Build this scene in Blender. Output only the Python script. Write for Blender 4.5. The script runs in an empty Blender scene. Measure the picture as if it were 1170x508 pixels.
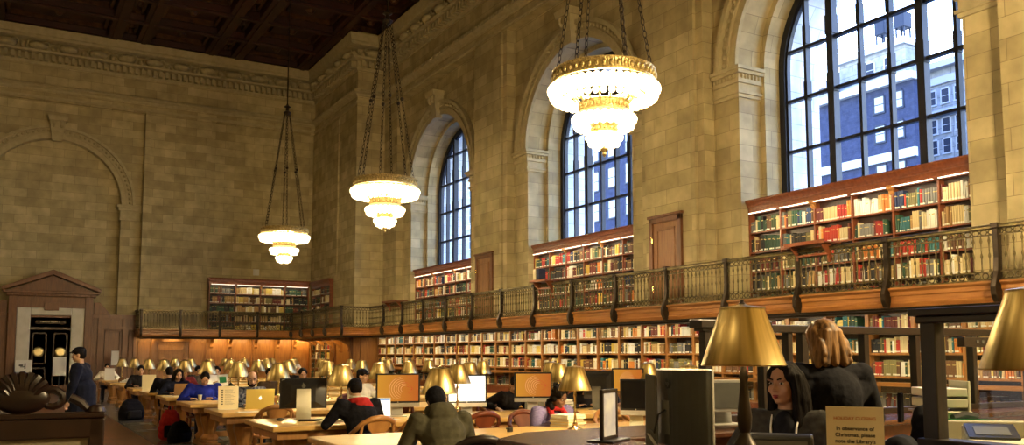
import bpy, bmesh, math, random
from mathutils import Vector, Matrix, Euler
random.seed(7)
C = bpy.context.scene.collection
PI = math.pi
R = math.radians
ORD = ['zeroth','first','second','third','fourth','fifth','sixth','seventh','eighth','ninth','tenth','eleventh','twelfth','thirteenth','fourteenth','fifteenth','sixteenth','seventeenth','eighteenth','nineteenth','twentieth'] + ['twenty-'+w for w in ['first','second','third','fourth','fifth','sixth','seventh','eighth','ninth']] + ['thirtieth','thirty-first','thirty-second','thirty-third','thirty-fourth']

# ------------------------------------------------------------------ materials
def new_mat(name):
    m = bpy.data.materials.new(name); m.use_nodes = True
    nt = m.node_tree
    b = nt.nodes['Principled BSDF']
    return m, nt, b

def mat(name, col, rough=0.5, metal=0.0, emit=None, strength=0.0, spec=None):
    m, nt, b = new_mat(name)
    b.inputs['Base Color'].default_value = (*col, 1)
    b.inputs['Roughness'].default_value = rough
    b.inputs['Metallic'].default_value = metal
    if spec is not None: b.inputs['Specular IOR Level'].default_value = spec
    if emit:
        b.inputs['Emission Color'].default_value = (*emit, 1)
        b.inputs['Emission Strength'].default_value = strength
    return m

def N(nt, t, **kw):
    n = nt.nodes.new(t)
    for k, v in kw.items(): setattr(n, k, v)
    return n

def ramp(nt, stops):
    r = N(nt, 'ShaderNodeValToRGB')
    e = r.color_ramp.elements
    e[0].position, e[0].color = stops[0][0], (*stops[0][1], 1)
    e[1].position, e[1].color = stops[1][0], (*stops[1][1], 1)
    for p, c in stops[2:]:
        x = e.new(p); x.color = (*c, 1)
    return r

def noisy(name, c1, c2, scale=6.0, rough=0.6, metal=0.0, stretch=(1, 1, 1), bump=0.0, detail=4.0, spec=None):
    """two-colour procedural material: noise in object space, stretched for grain"""
    m, nt, b = new_mat(name)
    tc = N(nt, 'ShaderNodeTexCoord'); mp = N(nt, 'ShaderNodeMapping')
    mp.inputs['Scale'].default_value = stretch
    nz = N(nt, 'ShaderNodeTexNoise'); nz.inputs['Scale'].default_value = scale; nz.inputs['Detail'].default_value = detail
    r = ramp(nt, [(0.3, c1), (0.72, c2)])
    L = nt.links.new
    L(tc.outputs['Object'], mp.inputs['Vector']); L(mp.outputs['Vector'], nz.inputs['Vector'])
    L(nz.outputs['Fac'], r.inputs['Fac']); L(r.outputs['Color'], b.inputs['Base Color'])
    b.inputs['Roughness'].default_value = rough; b.inputs['Metallic'].default_value = metal
    if spec is None and rough >= 0.8: spec = 0.12
    if spec is not None: b.inputs['Specular IOR Level'].default_value = spec
    if bump:
        bp = N(nt, 'ShaderNodeBump'); bp.inputs['Strength'].default_value = bump; bp.inputs['Distance'].default_value = 0.02
        L(nz.outputs['Fac'], bp.inputs['Height']); L(bp.outputs['Normal'], b.inputs['Normal'])
    return m

def blocks(name, c1, c2, mortar, bw, rh, ms=0.008, rough=0.8, bump=0.35, horizontal=False, offset=0.5, spec=None):
    """ashlar / brick / tile in world metres on whichever plane the face lies"""
    m, nt, b = new_mat(name)
    L = nt.links.new
    g = N(nt, 'ShaderNodeNewGeometry')
    sp = N(nt, 'ShaderNodeSeparateXYZ'); L(g.outputs['Position'], sp.inputs[0])
    cb = N(nt, 'ShaderNodeCombineXYZ')
    if horizontal:
        L(sp.outputs['X'], cb.inputs['X']); L(sp.outputs['Y'], cb.inputs['Y'])
    else:
        sn = N(nt, 'ShaderNodeSeparateXYZ'); L(g.outputs['True Normal'], sn.inputs[0])
        ab = N(nt, 'ShaderNodeMath', operation='ABSOLUTE'); L(sn.outputs['X'], ab.inputs[0])
        gt = N(nt, 'ShaderNodeMath', operation='GREATER_THAN'); L(ab.outputs[0], gt.inputs[0]); gt.inputs[1].default_value = 0.6
        mx = N(nt, 'ShaderNodeMix'); mx.data_type = 'FLOAT'
        L(gt.outputs[0], mx.inputs['Factor']); L(sp.outputs['X'], mx.inputs['A']); L(sp.outputs['Y'], mx.inputs['B'])
        L(mx.outputs['Result'], cb.inputs['X']); L(sp.outputs['Z'], cb.inputs['Y'])
    br = N(nt, 'ShaderNodeTexBrick'); br.offset = offset
    br.inputs['Scale'].default_value = 1.0
    br.inputs['Brick Width'].default_value = bw; br.inputs['Row Height'].default_value = rh
    br.inputs['Mortar Size'].default_value = ms; br.inputs['Mortar Smooth'].default_value = 0.2
    br.inputs['Color1'].default_value = (*c1, 1); br.inputs['Color2'].default_value = (*c2, 1); br.inputs['Mortar'].default_value = (*mortar, 1)
    L(cb.outputs[0], br.inputs['Vector'])
    nz = N(nt, 'ShaderNodeTexNoise'); nz.inputs['Scale'].default_value = 2.2; nz.inputs['Detail'].default_value = 6
    L(g.outputs['Position'], nz.inputs['Vector'])
    rp = ramp(nt, [(0.3, (0.74, 0.74, 0.74)), (0.7, (1.12, 1.12, 1.12))])
    L(nz.outputs['Fac'], rp.inputs['Fac'])
    mu = N(nt, 'ShaderNodeMix'); mu.data_type = 'RGBA'; mu.blend_type = 'MULTIPLY'; mu.inputs['Factor'].default_value = 1.0
    L(br.outputs['Color'], mu.inputs['A']); L(rp.outputs['Color'], mu.inputs['B'])
    L(mu.outputs['Result'], b.inputs['Base Color'])
    b.inputs['Roughness'].default_value = rough
    if spec is not None: b.inputs['Specular IOR Level'].default_value = spec
    if bump:
        bp = N(nt, 'ShaderNodeBump'); bp.inputs['Strength'].default_value = bump; bp.inputs['Distance'].default_value = 0.02; bp.invert = True
        L(br.outputs['Fac'], bp.inputs['Height']); L(bp.outputs['Normal'], b.inputs['Normal'])
    return m

M = {}
M['stone'] = blocks('ashlar stone', (0.575, 0.475, 0.255), (0.41, 0.33, 0.165), (0.26, 0.205, 0.105), 0.92, 0.385, 0.006)
M['stone_plain'] = noisy('carved stone', (0.42, 0.35, 0.20), (0.52, 0.44, 0.255), 5, 0.8, bump=0.25)
M['stone_white'] = noisy('pale marble', (0.60, 0.56, 0.46), (0.70, 0.66, 0.56), 3, 0.5)
M['stone_out'] = blocks('pale outer stone', (0.62, 0.62, 0.62), (0.56, 0.56, 0.57), (0.35, 0.35, 0.36), 0.9, 0.4, 0.01)
M['oak'] = noisy('oak panel', (0.24, 0.095, 0.022), (0.40, 0.175, 0.042), 3.2, 0.38, stretch=(6, 6, 0.7), bump=0.03)
M['oak_long'] = noisy('oak rail', (0.27, 0.105, 0.025), (0.42, 0.185, 0.045), 3.0, 0.36, stretch=(5, 0.5, 8), bump=0.03)
M['oak_x'] = noisy('oak rail across', (0.27, 0.105, 0.025), (0.42, 0.185, 0.045), 3.0, 0.36, stretch=(0.5, 5, 8), bump=0.03)
M['redwood'] = noisy('red mahogany', (0.17, 0.045, 0.016), (0.27, 0.078, 0.028), 3.0, 0.35, stretch=(5, 1, 5), bump=0.03)
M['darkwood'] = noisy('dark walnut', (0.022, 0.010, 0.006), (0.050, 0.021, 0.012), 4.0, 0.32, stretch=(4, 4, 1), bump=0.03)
M['oakdark'] = noisy('aged oak', (0.12, 0.042, 0.013), (0.21, 0.080, 0.024), 3.2, 0.4, stretch=(6, 6, 0.7), bump=0.03)
M['crestwood'] = noisy('old carved walnut', (0.010, 0.0045, 0.003), (0.026, 0.010, 0.006), 5, 0.35)
M['oakdoor'] = noisy('oak door', (0.20, 0.082, 0.024), (0.33, 0.145, 0.042), 3.2, 0.36, stretch=(6, 6, 0.7), bump=0.03)
M['doorwood'] = noisy('very dark door oak', (0.050, 0.027, 0.013), (0.085, 0.046, 0.022), 4, 0.4, stretch=(5, 5, 0.7))
M['counterwood'] = noisy('counter mahogany', (0.05, 0.018, 0.009), (0.10, 0.036, 0.016), 4.0, 0.22, stretch=(5, 1, 5))
M['tabletop'] = noisy('oak tabletop', (0.56, 0.32, 0.09), (0.74, 0.47, 0.15), 3.0, 0.30, stretch=(0.6, 7, 4), bump=0.02)
M['tableleg'] = noisy('oak table leg', (0.33, 0.15, 0.04), (0.48, 0.24, 0.075), 3.0, 0.36, stretch=(6, 6, 0.8), bump=0.03)
M['chairwood'] = noisy('chair oak', (0.36, 0.15, 0.04), (0.50, 0.24, 0.07), 4.0, 0.30, stretch=(3, 3, 1))
M['chairred'] = noisy('chair cherry', (0.15, 0.035, 0.015), (0.24, 0.06, 0.022), 4.0, 0.30, stretch=(3, 3, 1))
M['chairdark'] = noisy('chair ebony', (0.015, 0.010, 0.008), (0.03, 0.018, 0.012), 4.0, 0.35)
M['ceil'] = noisy('dark coffer wood', (0.022, 0.0045, 0.0022), (0.050, 0.0105, 0.005), 1.3, 0.5, detail=8)
M['ceil_gold'] = noisy('gilded coffer carving', (0.03, 0.008, 0.004), (0.13, 0.055, 0.015), 4, 0.4, 0.3, bump=0.4)
M['ceil_paint'] = noisy('ceiling painting', (0.010, 0.004, 0.003), (0.05, 0.014, 0.006), 0.9, 0.6, detail=8)
M['bronze'] = noisy('patinated bronze', (0.070, 0.055, 0.024), (0.20, 0.155, 0.062), 9, 0.36, 0.75)
M['bronze_dark'] = noisy('dark bronze', (0.02, 0.013, 0.008), (0.045, 0.03, 0.016), 8, 0.4, 0.6)
M['black_metal'] = noisy('black iron', (0.010, 0.011, 0.016), (0.018, 0.02, 0.028), 6, 0.5, 0.3)
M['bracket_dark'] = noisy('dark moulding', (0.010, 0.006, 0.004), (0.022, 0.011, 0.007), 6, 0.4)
M['gilt'] = noisy('gilt filigree', (0.22, 0.15, 0.05), (0.85, 0.66, 0.28), 34, 0.35, 0.7, bump=0.5)
M['bulb'] = mat('glowing frosted globe', (1, 0.95, 0.8), 0.4, emit=(1.0, 0.80, 0.46), strength=4.5)
M['strip'] = mat('glowing shelf light', (1, 1, 1), 0.4, emit=(1.0, 0.86, 0.62), strength=2.5)
M['white'] = mat('white paper', (0.78, 0.76, 0.70), 0.7)
M['cream'] = noisy('cream paper', (0.84, 0.73, 0.46), (0.89, 0.78, 0.52), 3, 0.7)
M['label'] = mat('book label', (0.85, 0.82, 0.72), 0.7)
M['goldband'] = mat('gold title band', (0.62, 0.47, 0.18), 0.45, 0.3)
M['black'] = noisy('black plastic', (0.008, 0.008, 0.009), (0.014, 0.014, 0.015), 20, 0.35)
M['blackfab'] = noisy('black cloth', (0.006, 0.006, 0.009), (0.014, 0.014, 0.019), 30, 0.85, bump=0.2)
M['grey_plastic'] = noisy('grey plastic', (0.10, 0.10, 0.09), (0.13, 0.13, 0.115), 10, 0.35)
M['shell'] = noisy('dark grey monitor shell', (0.028, 0.029, 0.024), (0.042, 0.043, 0.036), 6, 0.3)
M['silver'] = noisy('brushed aluminium', (0.55, 0.54, 0.50), (0.66, 0.65, 0.61), 12, 0.3, 0.5, stretch=(1, 1, 8))
M['offwhite'] = noisy('office white plastic', (0.62, 0.58, 0.44), (0.68, 0.64, 0.50), 6, 0.45)
M['screen_black'] = mat('dark screen', (0.006, 0.006, 0.008), 0.15)
M['screen_white'] = mat('lit white screen', (0.8, 0.85, 0.9), 0.3, emit=(0.86, 0.94, 1.0), strength=1.0)
M['screen_blue'] = mat('lit blue title bar', (0.1, 0.2, 0.5), 0.3, emit=(0.25, 0.38, 0.75), strength=0.6)
M['ink'] = mat('black ink', (0.03, 0.025, 0.02), 0.7)
M['ink_orange'] = mat('orange ink', (0.62, 0.20, 0.05), 0.7)
M['green'] = noisy('green plastic', (0.01, 0.16, 0.05), (0.02, 0.22, 0.075), 8, 0.4)
M['gold_mac'] = mat('pale gold aluminium', (0.78, 0.62, 0.16), 0.4, 0.1)
M['brown_case'] = noisy('brown laptop lid', (0.16, 0.085, 0.03), (0.2, 0.105, 0.04), 8, 0.5)
M['sign_panel'] = noisy('aged notice paper', (0.22, 0.19, 0.12), (0.28, 0.24, 0.16), 3, 0.7)
M['blueprint'] = noisy('bluish printed sheet', (0.62, 0.62, 0.62), (0.28, 0.30, 0.52), 7, 0.7)
M['mirror_gold'] = mat('polished brass plate', (0.80, 0.66, 0.34), 0.25, 0.7)
M['red_cloth'] = noisy('red cloth', (0.36, 0.02, 0.02), (0.50, 0.035, 0.03), 20, 0.8)
M['navy_ball'] = mat('navy plastic', (0.01, 0.015, 0.10), 0.4)
M['yellowgreen'] = mat('yellow green cloth', (0.55, 0.55, 0.06), 0.8)

# brass lamp shade: reflected lights painted into the colour as vertical streaks
def shade_material():
    m, nt, b = new_mat('brass shade with painted reflections'); L = nt.links.new
    tc = N(nt, 'ShaderNodeTexCoord'); sp = N(nt, 'ShaderNodeSeparateXYZ'); L(tc.outputs['Object'], sp.inputs[0])
    at = N(nt, 'ShaderNodeMath', operation='ARCTAN2'); L(sp.outputs['X'], at.inputs[0]); L(sp.outputs['Y'], at.inputs[1])
    cb = N(nt, 'ShaderNodeCombineXYZ'); L(at.outputs[0], cb.inputs['X'])
    ml = N(nt, 'ShaderNodeMath', operation='MULTIPLY'); L(sp.outputs['Z'], ml.inputs[0]); ml.inputs[1].default_value = 0.25
    L(ml.outputs[0], cb.inputs['Y'])
    nz = N(nt, 'ShaderNodeTexNoise'); nz.inputs['Scale'].default_value = 2.6; nz.inputs['Detail'].default_value = 2
    L(cb.outputs[0], nz.inputs['Vector'])
    r = ramp(nt, [(0.35, (0.36, 0.25, 0.08)), (0.62, (0.80, 0.61, 0.27))]); L(nz.outputs['Fac'], r.inputs['Fac'])
    L(r.outputs['Color'], b.inputs['Base Color'])
    b.inputs['Metallic'].default_value = 1.0; b.inputs['Roughness'].default_value = 0.31
    b.inputs['Anisotropic'].default_value = 0.6
    return m
M['shade'] = shade_material()
M['brass'] = mat('polished brass', (0.62, 0.47, 0.20), 0.25, 1.0)
M['brass_white'] = mat('enamelled shade lining', (0.85, 0.8, 0.65), 0.5)

def glass_material():
    m, nt, b = new_mat('clear pane'); L = nt.links.new
    tr = N(nt, 'ShaderNodeBsdfTransparent'); gl = N(nt, 'ShaderNodeBsdfGlossy'); gl.inputs['Roughness'].default_value = 0.02
    tr.inputs['Color'].default_value = (0.95, 0.97, 0.98, 1)
    lw = N(nt, 'ShaderNodeLayerWeight'); lw.inputs['Blend'].default_value = 0.5
    pw = N(nt, 'ShaderNodeMath', operation='POWER'); L(lw.outputs['Facing'], pw.inputs[0]); pw.inputs[1].default_value = 5.0
    fr = N(nt, 'ShaderNodeMath', operation='MULTIPLY_ADD'); L(pw.outputs[0], fr.inputs[0]); fr.inputs[1].default_value = 0.28; fr.inputs[2].default_value = 0.02
    mx = N(nt, 'ShaderNodeMixShader'); L(fr.outputs[0], mx.inputs[0]); L(tr.outputs[0], mx.inputs[1]); L(gl.outputs[0], mx.inputs[2])
    L(mx.outputs[0], nt.nodes['Material Output'].inputs['Surface'])
    return m
M['glass'] = glass_material()

def lion_material():
    m, nt, b = new_mat('orange desktop picture'); L = nt.links.new
    tc = N(nt, 'ShaderNodeTexCoord'); sp = N(nt, 'ShaderNodeSeparateXYZ'); L(tc.outputs['Object'], sp.inputs[0])
    mr = N(nt, 'ShaderNodeMapRange'); mr.inputs['From Min'].default_value = -0.27; mr.inputs['From Max'].default_value = 0.27
    L(sp.outputs['X'], mr.inputs['Value'])
    r = ramp(nt, [(0.0, (0.95, 0.42, 0.04)), (1.0, (0.72, 0.16, 0.02))]); L(mr.outputs[0], r.inputs['Fac'])
    L(r.outputs['Color'], b.inputs['Emission Color']); b.inputs['Emission Strength'].default_value = 0.62
    b.inputs['Base Color'].default_value = (0.05, 0.02, 0.01, 1); b.inputs['Roughness'].default_value = 0.3
    return m
M['screen_orange'] = lion_material()
M['lion_line'] = mat('peach lion line', (0.1, 0.05, 0.02), 0.4, emit=(1.0, 0.48, 0.20), strength=0.75)
M['lion_red'] = mat('red lion line', (0.1, 0.02, 0.02), 0.4, emit=(0.75, 0.10, 0.02), strength=0.6)

def book_attr_material():
    m, nt, b = new_mat('cloth book covers'); L = nt.links.new
    a = N(nt, 'ShaderNodeAttribute'); a.attribute_name = 'cover'
    L(a.outputs['Color'], b.inputs['Base Color']); b.inputs['Roughness'].default_value = 0.55
    return m
M['books'] = book_attr_material()
def book_obj_material():
    m, nt, b = new_mat('cloth book cover'); L = nt.links.new
    a = N(nt, 'ShaderNodeObjectInfo')
    L(a.outputs['Color'], b.inputs['Base Color']); b.inputs['Roughness'].default_value = 0.5
    return m
M['book'] = book_obj_material()

# ------------------------------------------------------------------ mesh builder
class MB:
    def __init__(s): s.v = []; s.f = []; s.m = []; s.c = []; s.X = None
    def add(s, vs, fs, mi=0, col=None):
        o = len(s.v)
        if s.X is not None: vs = [tuple(s.X @ Vector(v)) for v in vs]
        s.v.extend(tuple(v) for v in vs)
        for f in fs:
            s.f.append(tuple(i + o for i in f)); s.m.append(mi); s.c.append(col)
        return s
    def box(s, x0, x1, y0, y1, z0, z1, mi=0, col=None):
        vs = [(x, y, z) for z in (z0, z1) for y in (y0, y1) for x in (x0, x1)]
        return s.add(vs, [(0,2,3,1),(4,5,7,6),(0,1,5,4),(2,6,7,3),(0,4,6,2),(1,3,7,5)], mi, col)
    def quad(s, a, b, c, d, mi=0): return s.add([a, b, c, d], [(0,1,2,3)], mi)
    def obox(s, p0, p1, w, h, mi=0, up=(0,0,1)):
        """a bar from p0 to p1, w wide and h high"""
        p0, p1, up = Vector(p0), Vector(p1), Vector(up)
        d = (p1 - p0).normalized()
        sd = d.cross(up)
        if sd.length < 1e-4: sd = d.cross(Vector((1,0,0)))
        sd.normalize(); u = sd.cross(d).normalized()
        vs = []
        for p in (p0, p1):
            for a, b in ((-1,-1),(1,-1),(1,1),(-1,1)): vs.append(p + sd*(a*w/2) + u*(b*h/2))
        return s.add(vs, [(3,2,1,0),(4,5,6,7),(0,1,5,4),(1,2,6,5),(2,3,7,6),(3,0,4,7)], mi)
    def lathe(s, prof, n=16, c=(0,0,0), mi=0, caps=True, a0=0.0):
        vs = []; fs = []; k = len(prof)
        for r, z in prof:
            for i in range(n):
                a = a0 + 2*PI*i/n; vs.append((c[0]+r*math.cos(a), c[1]+r*math.sin(a), c[2]+z))
        for j in range(k-1):
            for i in range(n):
                i2 = (i+1) % n
                fs.append((j*n+i, j*n+i2, (j+1)*n+i2, (j+1)*n+i))
        if caps:
            fs.append(tuple(reversed(range(n)))); fs.append(tuple(range((k-1)*n, k*n)))
        return s.add(vs, fs, mi)
    def tube(s, pts, r, n=8, mi=0, closed=False, flat=1.0):
        pts = [Vector(p) for p in pts]; k = len(pts)
        rs = r if isinstance(r, (list, tuple)) else [r]*k
        vs = []; fs = []; nrm = None
        for i, p in enumerate(pts):
            if closed: t = pts[(i+1) % k] - pts[i-1]
            else: t = pts[min(i+1, k-1)] - pts[max(i-1, 0)]
            t.normalize()
            if nrm is None:
                nrm = t.cross(Vector((0,0,1)))
                if nrm.length < 0.05: nrm = t.cross(Vector((1,0,0)))
            nrm = nrm - t*nrm.dot(t); nrm.normalize(); b = t.cross(nrm)
            for j in range(n):
                a = 2*PI*j/n; vs.append(p + nrm*(rs[i]*math.cos(a)*flat) + b*(rs[i]*math.sin(a)))
        for i in range(k if closed else k-1):
            i2 = (i+1) % k
            for j in range(n):
                j2 = (j+1) % n; fs.append((i*n+j, i*n+j2, i2*n+j2, i2*n+j))
        if not closed: fs.append(tuple(reversed(range(n)))); fs.append(tuple(range((k-1)*n, k*n)))
        return s.add(vs, fs, mi)
    def prism(s, poly, f0, f1, mi=0):
        """poly: 2-D outline; f0/f1 map (a,b) to the two end faces"""
        k = len(poly)
        vs = [f0(a, b) for a, b in poly] + [f1(a, b) for a, b in poly]
        fs = [tuple(reversed(range(k))), tuple(range(k, 2*k))] + [(i, (i+1) % k, k+(i+1) % k, k+i) for i in range(k)]
        return s.add(vs, fs, mi)
    def ball(s, c, r, n=12, m=8, mi=0, rot=None):
        r = r if isinstance(r, (list, tuple)) else (r, r, r)
        vs = [(0,0,-1)]
        for j in range(1, m):
            t = -PI/2 + PI*j/m
            for i in range(n):
                a = 2*PI*i/n; vs.append((math.cos(t)*math.cos(a), math.cos(t)*math.sin(a), math.sin(t)))
        vs.append((0,0,1))
        out = []
        for v in vs:
            p = Vector((v[0]*r[0], v[1]*r[1], v[2]*r[2]))
            if rot is not None: p = rot @ p
            out.append(p + Vector(c))
        fs = [(0, 1+(i+1) % n, 1+i) for i in range(n)]
        for j in range(m-2):
            for i in range(n):
                i2 = (i+1) % n; fs.append((1+j*n+i, 1+j*n+i2, 1+(j+1)*n+i2, 1+(j+1)*n+i))
        e = len(vs)-1; o = 1+(m-2)*n
        fs += [(o+i, o+(i+1) % n, e) for i in range(n)]
        return s.add(out, fs, mi)
    def cone(s, p0, r0, p1, r1, n=12):
        """a capsule with two radii, closed"""
        p0, p1 = Vector(p0), Vector(p1); d = p1 - p0
        if d.length < 1e-5: return s.ball(p0, max(r0, r1), n)
        d.normalize(); u = d.cross(Vector((0,0,1)))
        if u.length < 0.05: u = d.cross(Vector((1,0,0)))
        u.normalize(); w = d.cross(u)
        rings = []
        for t in (-80, -50, -20): rings.append((p0 + d*(r0*math.sin(R(t))), r0*math.cos(R(t))))
        for t in (20, 50, 80): rings.append((p1 + d*(r1*math.sin(R(t))), r1*math.cos(R(t))))
        vs = []; fs = []
        for c, r in rings:
            for i in range(n):
                a = 2*PI*i/n; vs.append(c + u*(r*math.cos(a)) + w*(r*math.sin(a)))
        for j in range(len(rings)-1):
            for i in range(n):
                i2 = (i+1) % n; fs.append((j*n+i, j*n+i2, (j+1)*n+i2, (j+1)*n+i))
        fs.append(tuple(reversed(range(n)))); fs.append(tuple(range((len(rings)-1)*n, len(rings)*n)))
        return s.add(vs, fs, 0)
    def mesh(s, name, mats, smooth=False):
        me = bpy.data.meshes.new(name); me.from_pydata(s.v, [], s.f)
        for m in mats: me.materials.append(m)
        if len(mats) > 1: me.polygons.foreach_set('material_index', s.m)
        if smooth: me.polygons.foreach_set('use_smooth', [True]*len(s.f))
        me.update()
        return me
    def build(s, name, mats, parent=None, smooth=False, bevel=0.0, seg=2):
        if not isinstance(mats, (list, tuple)): mats = [mats]
        bm = bmesh.new(); me = s.mesh(name, mats, smooth)
        bm.from_mesh(me); bmesh.ops.recalc_face_normals(bm, faces=bm.faces); bm.to_mesh(me); bm.free()
        o = bpy.data.objects.new(name, me); C.objects.link(o)
        if parent is not None: o.parent = parent
        if smooth: me.set_sharp_from_angle(angle=R(38))
        if bevel:
            b = o.modifiers.new('edge', 'BEVEL'); b.width = bevel; b.segments = seg; b.limit_method = 'ANGLE'; b.angle_limit = R(40)
        return o

USED = {}
def tag(o, label, cat, group=None, kind=None):
    o['label'] = label; o['category'] = cat
    if group: o['group'] = group
    if kind: o['kind'] = kind
    USED.setdefault(label, []).append(o.name)
    return o
def thing(name, label, cat, loc=(0,0,0), rz=0.0, group=None):
    o = bpy.data.objects.new(name, None); C.objects.link(o); o.empty_display_size = 0.1
    o.location = loc; o.rotation_euler = (0, 0, rz)
    return tag(o, label, cat, group)
def struct(o, label, cat='structure'):
    o['kind'] = 'structure'; o['label'] = label; o['category'] = cat; return o
KIDS = {}
def dup(root, label, loc, rz=None, group=None):
    def cp(o, par):
        c = o.copy(); C.objects.link(c)
        if par is not None: c.parent = par
        for ch in o.children: cp(ch, c)
        return c
    r = cp(root, None); r.location = loc
    if rz is not None: r.rotation_euler = (0, 0, rz)
    r['label'] = label; USED.setdefault(label, []).append(r.name)
    if group: r['group'] = group
    return r
def text(name, body, size, material, parent, loc, rot, align='CENTER', extr=0.0004, bold=0.0):
    cu = bpy.data.curves.new(name, 'FONT'); cu.body = body; cu.size = size; cu.align_x = align; cu.align_y = 'CENTER'; cu.extrude = extr; cu.offset = bold
    tmp = bpy.data.objects.new('tmp', cu); C.objects.link(tmp)
    me = bpy.data.meshes.new_from_object(tmp.evaluated_get(bpy.context.evaluated_depsgraph_get())); bpy.data.objects.remove(tmp)
    me.materials.clear(); me.materials.append(material)
    o = bpy.data.objects.new(name, me); C.objects.link(o)
    o.location = loc; o.rotation_euler = rot; o.parent = parent
    return o
def point(name, loc, watts, col=(1, 0.78, 0.45), r=0.05, parent=None):
    l = bpy.data.lights.new(name, 'POINT'); l.energy = watts; l.color = col; l.shadow_soft_size = r
    o = bpy.data.objects.new(name, l); C.objects.link(o); o.location = loc; o.parent = parent
    return o
def area(name, loc, rot, sx, sy, watts, col=(1, 0.8, 0.5), spread=180):
    l = bpy.data.lights.new(name, 'AREA'); l.shape = 'RECTANGLE'; l.size = sx; l.size_y = sy; l.energy = watts; l.color = col; l.spread = R(spread)
    o = bpy.data.objects.new(name, l); C.objects.link(o); o.location = loc; o.rotation_euler = rot
    return o
# ------------------------------------------------------------------ the room
CAMH = 1.6
YB = 42.87           # back wall
XP, XB = 14.42, 14.75  # pier face and bay face of the window wall
XC = 13.1            # corner pier face, and front of the gallery along the windows
CEN = [12.05, 21.75, 31.45]      # centres of the three window bays
SPR = 8.4            # springing of every arch
def fR(a, z, d): return (d, a, z)       # window wall: a runs along Y
def fE(a, z, d): return (a, d, z)       # back wall: a runs along X

def arch_pts(c, h, n=28): return [(c - h*math.cos(PI*i/n), SPR + h*math.sin(PI*i/n)) for i in range(n+1)]
def arch_panel(mb, f, d, a0, a1, z0, z1, c, h, zb, mi=0):
    q = lambda p0, p1, q0, q1: mb.quad(f(p0, q0, d), f(p1, q0, d), f(p1, q1, d), f(p0, q1, d), mi)
    q(a0, c-h, z0, SPR); q(c+h, a1, z0, SPR); q(a0, c-h, SPR, z1); q(c+h, a1, SPR, z1)
    if zb > z0: q(c-h, c+h, z0, zb)
    p = arch_pts(c, h)
    for (x0, y0), (x1, y1) in zip(p, p[1:]): mb.quad(f(x0, y0, d), f(x1, y1, d), f(x1, z1, d), f(x0, z1, d), mi)
def arch_reveal(mb, f, d0, d1, c, h, zb, mi=0):
    p = [(c-h, zb)] + arch_pts(c, h) + [(c+h, zb)]
    for (x0, y0), (x1, y1) in zip(p, p[1:]): mb.quad(f(x0, y0, d0), f(x1, y1, d0), f(x1, y1, d1), f(x0, y0, d1), mi)
def arch_ring(mb, f, d, c, h0, h1, zb, mi=0):
    p = [(c-h0, zb)] + arch_pts(c, h0) + [(c+h0, zb)]; q = [(c-h1, zb)] + arch_pts(c, h1) + [(c+h1, zb)]
    for i in range(len(p)-1): mb.quad(f(*p[i], d), f(*p[i+1], d), f(*q[i+1], d), f(*q[i], d), mi)
def arch_band(mb, f, d0, d1, c, h0, h1, mi=0):
    """a raised moulding following the arch from radius h0 to h1, between depths d0 (wall) and d1 (front)"""
    p = arch_pts(c, h0); q = arch_pts(c, h1)
    for i in range(len(p)-1):
        mb.quad(f(*p[i], d1), f(*p[i+1], d1), f(*q[i+1], d1), f(*q[i], d1), mi)
        mb.quad(f(*p[i], d0), f(*p[i+1], d0), f(*p[i+1], d1), f(*p[i], d1), mi)
        mb.quad(f(*q[i], d1), f(*q[i+1], d1), f(*q[i+1], d0), f(*q[i], d0), mi)
    for k in (0, -1): mb.quad(f(*p[k], d0), f(*p[k], d1), f(*q[k], d1), f(*q[k], d0), mi)

# ---- window wall
w = MB()
bays = [(c-3.65, c+3.65) for c in CEN]
piers = [(-7.0, bays[0][0]), (bays[0][1], bays[1][0]), (bays[1][1], bays[2][0]), (bays[2][1], 36.6)]
for a0, a1 in piers:
    w.box(XP, XB+0.3, a0, a1, 0, 12.75)
    if a0 > 0 and a1 - a0 > 2: w.box(XP-0.09, XP, a0+0.24, a1-0.24, 2.7, 12.75)
    elif a0 < 0: w.box(XP-0.09, XP, a0, a1-0.55, 2.7, 12.75)
for c, (b0, b1) in zip(CEN, bays):
    arch_panel(w, fR, XB, b0, b1, 2.45, 12.75, c, 2.8, 2.45)
    arch_reveal(w, fR, XB, 15.45, c, 2.8, 2.45)
    arch_ring(w, fR, 15.45, c, 2.65, 2.8, 2.45)
    arch_reveal(w, fR, 15.45, 16.15, c, 2.65, 2.45)
    w.box(XP, XB+0.3, b0, b1, 0, 2.45)
    w.box(15.12, 16.0, c-2.66, c+2.66, 2.4, 5.12)          # sill block behind the case
w.box(XP-0.05, 15.2, -7.0, 36.6, 12.75, 16.4)              # frieze and entablature
struct(w.build('wall_right', M['stone']), 'tall ashlar wall with arched window bays')

# outer reveal and outside face of the window openings
w = MB()
for c in CEN: arch_reveal(w, fR, 16.15, 17.3, c, 2.62, 4.6); w.box(16.1, 17.4, c-2.7, c+2.7, 4.4, 4.62)
struct(w.build('trim_1', M['stone_out']), 'pale outer stone jambs seen through the arched windows')

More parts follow.
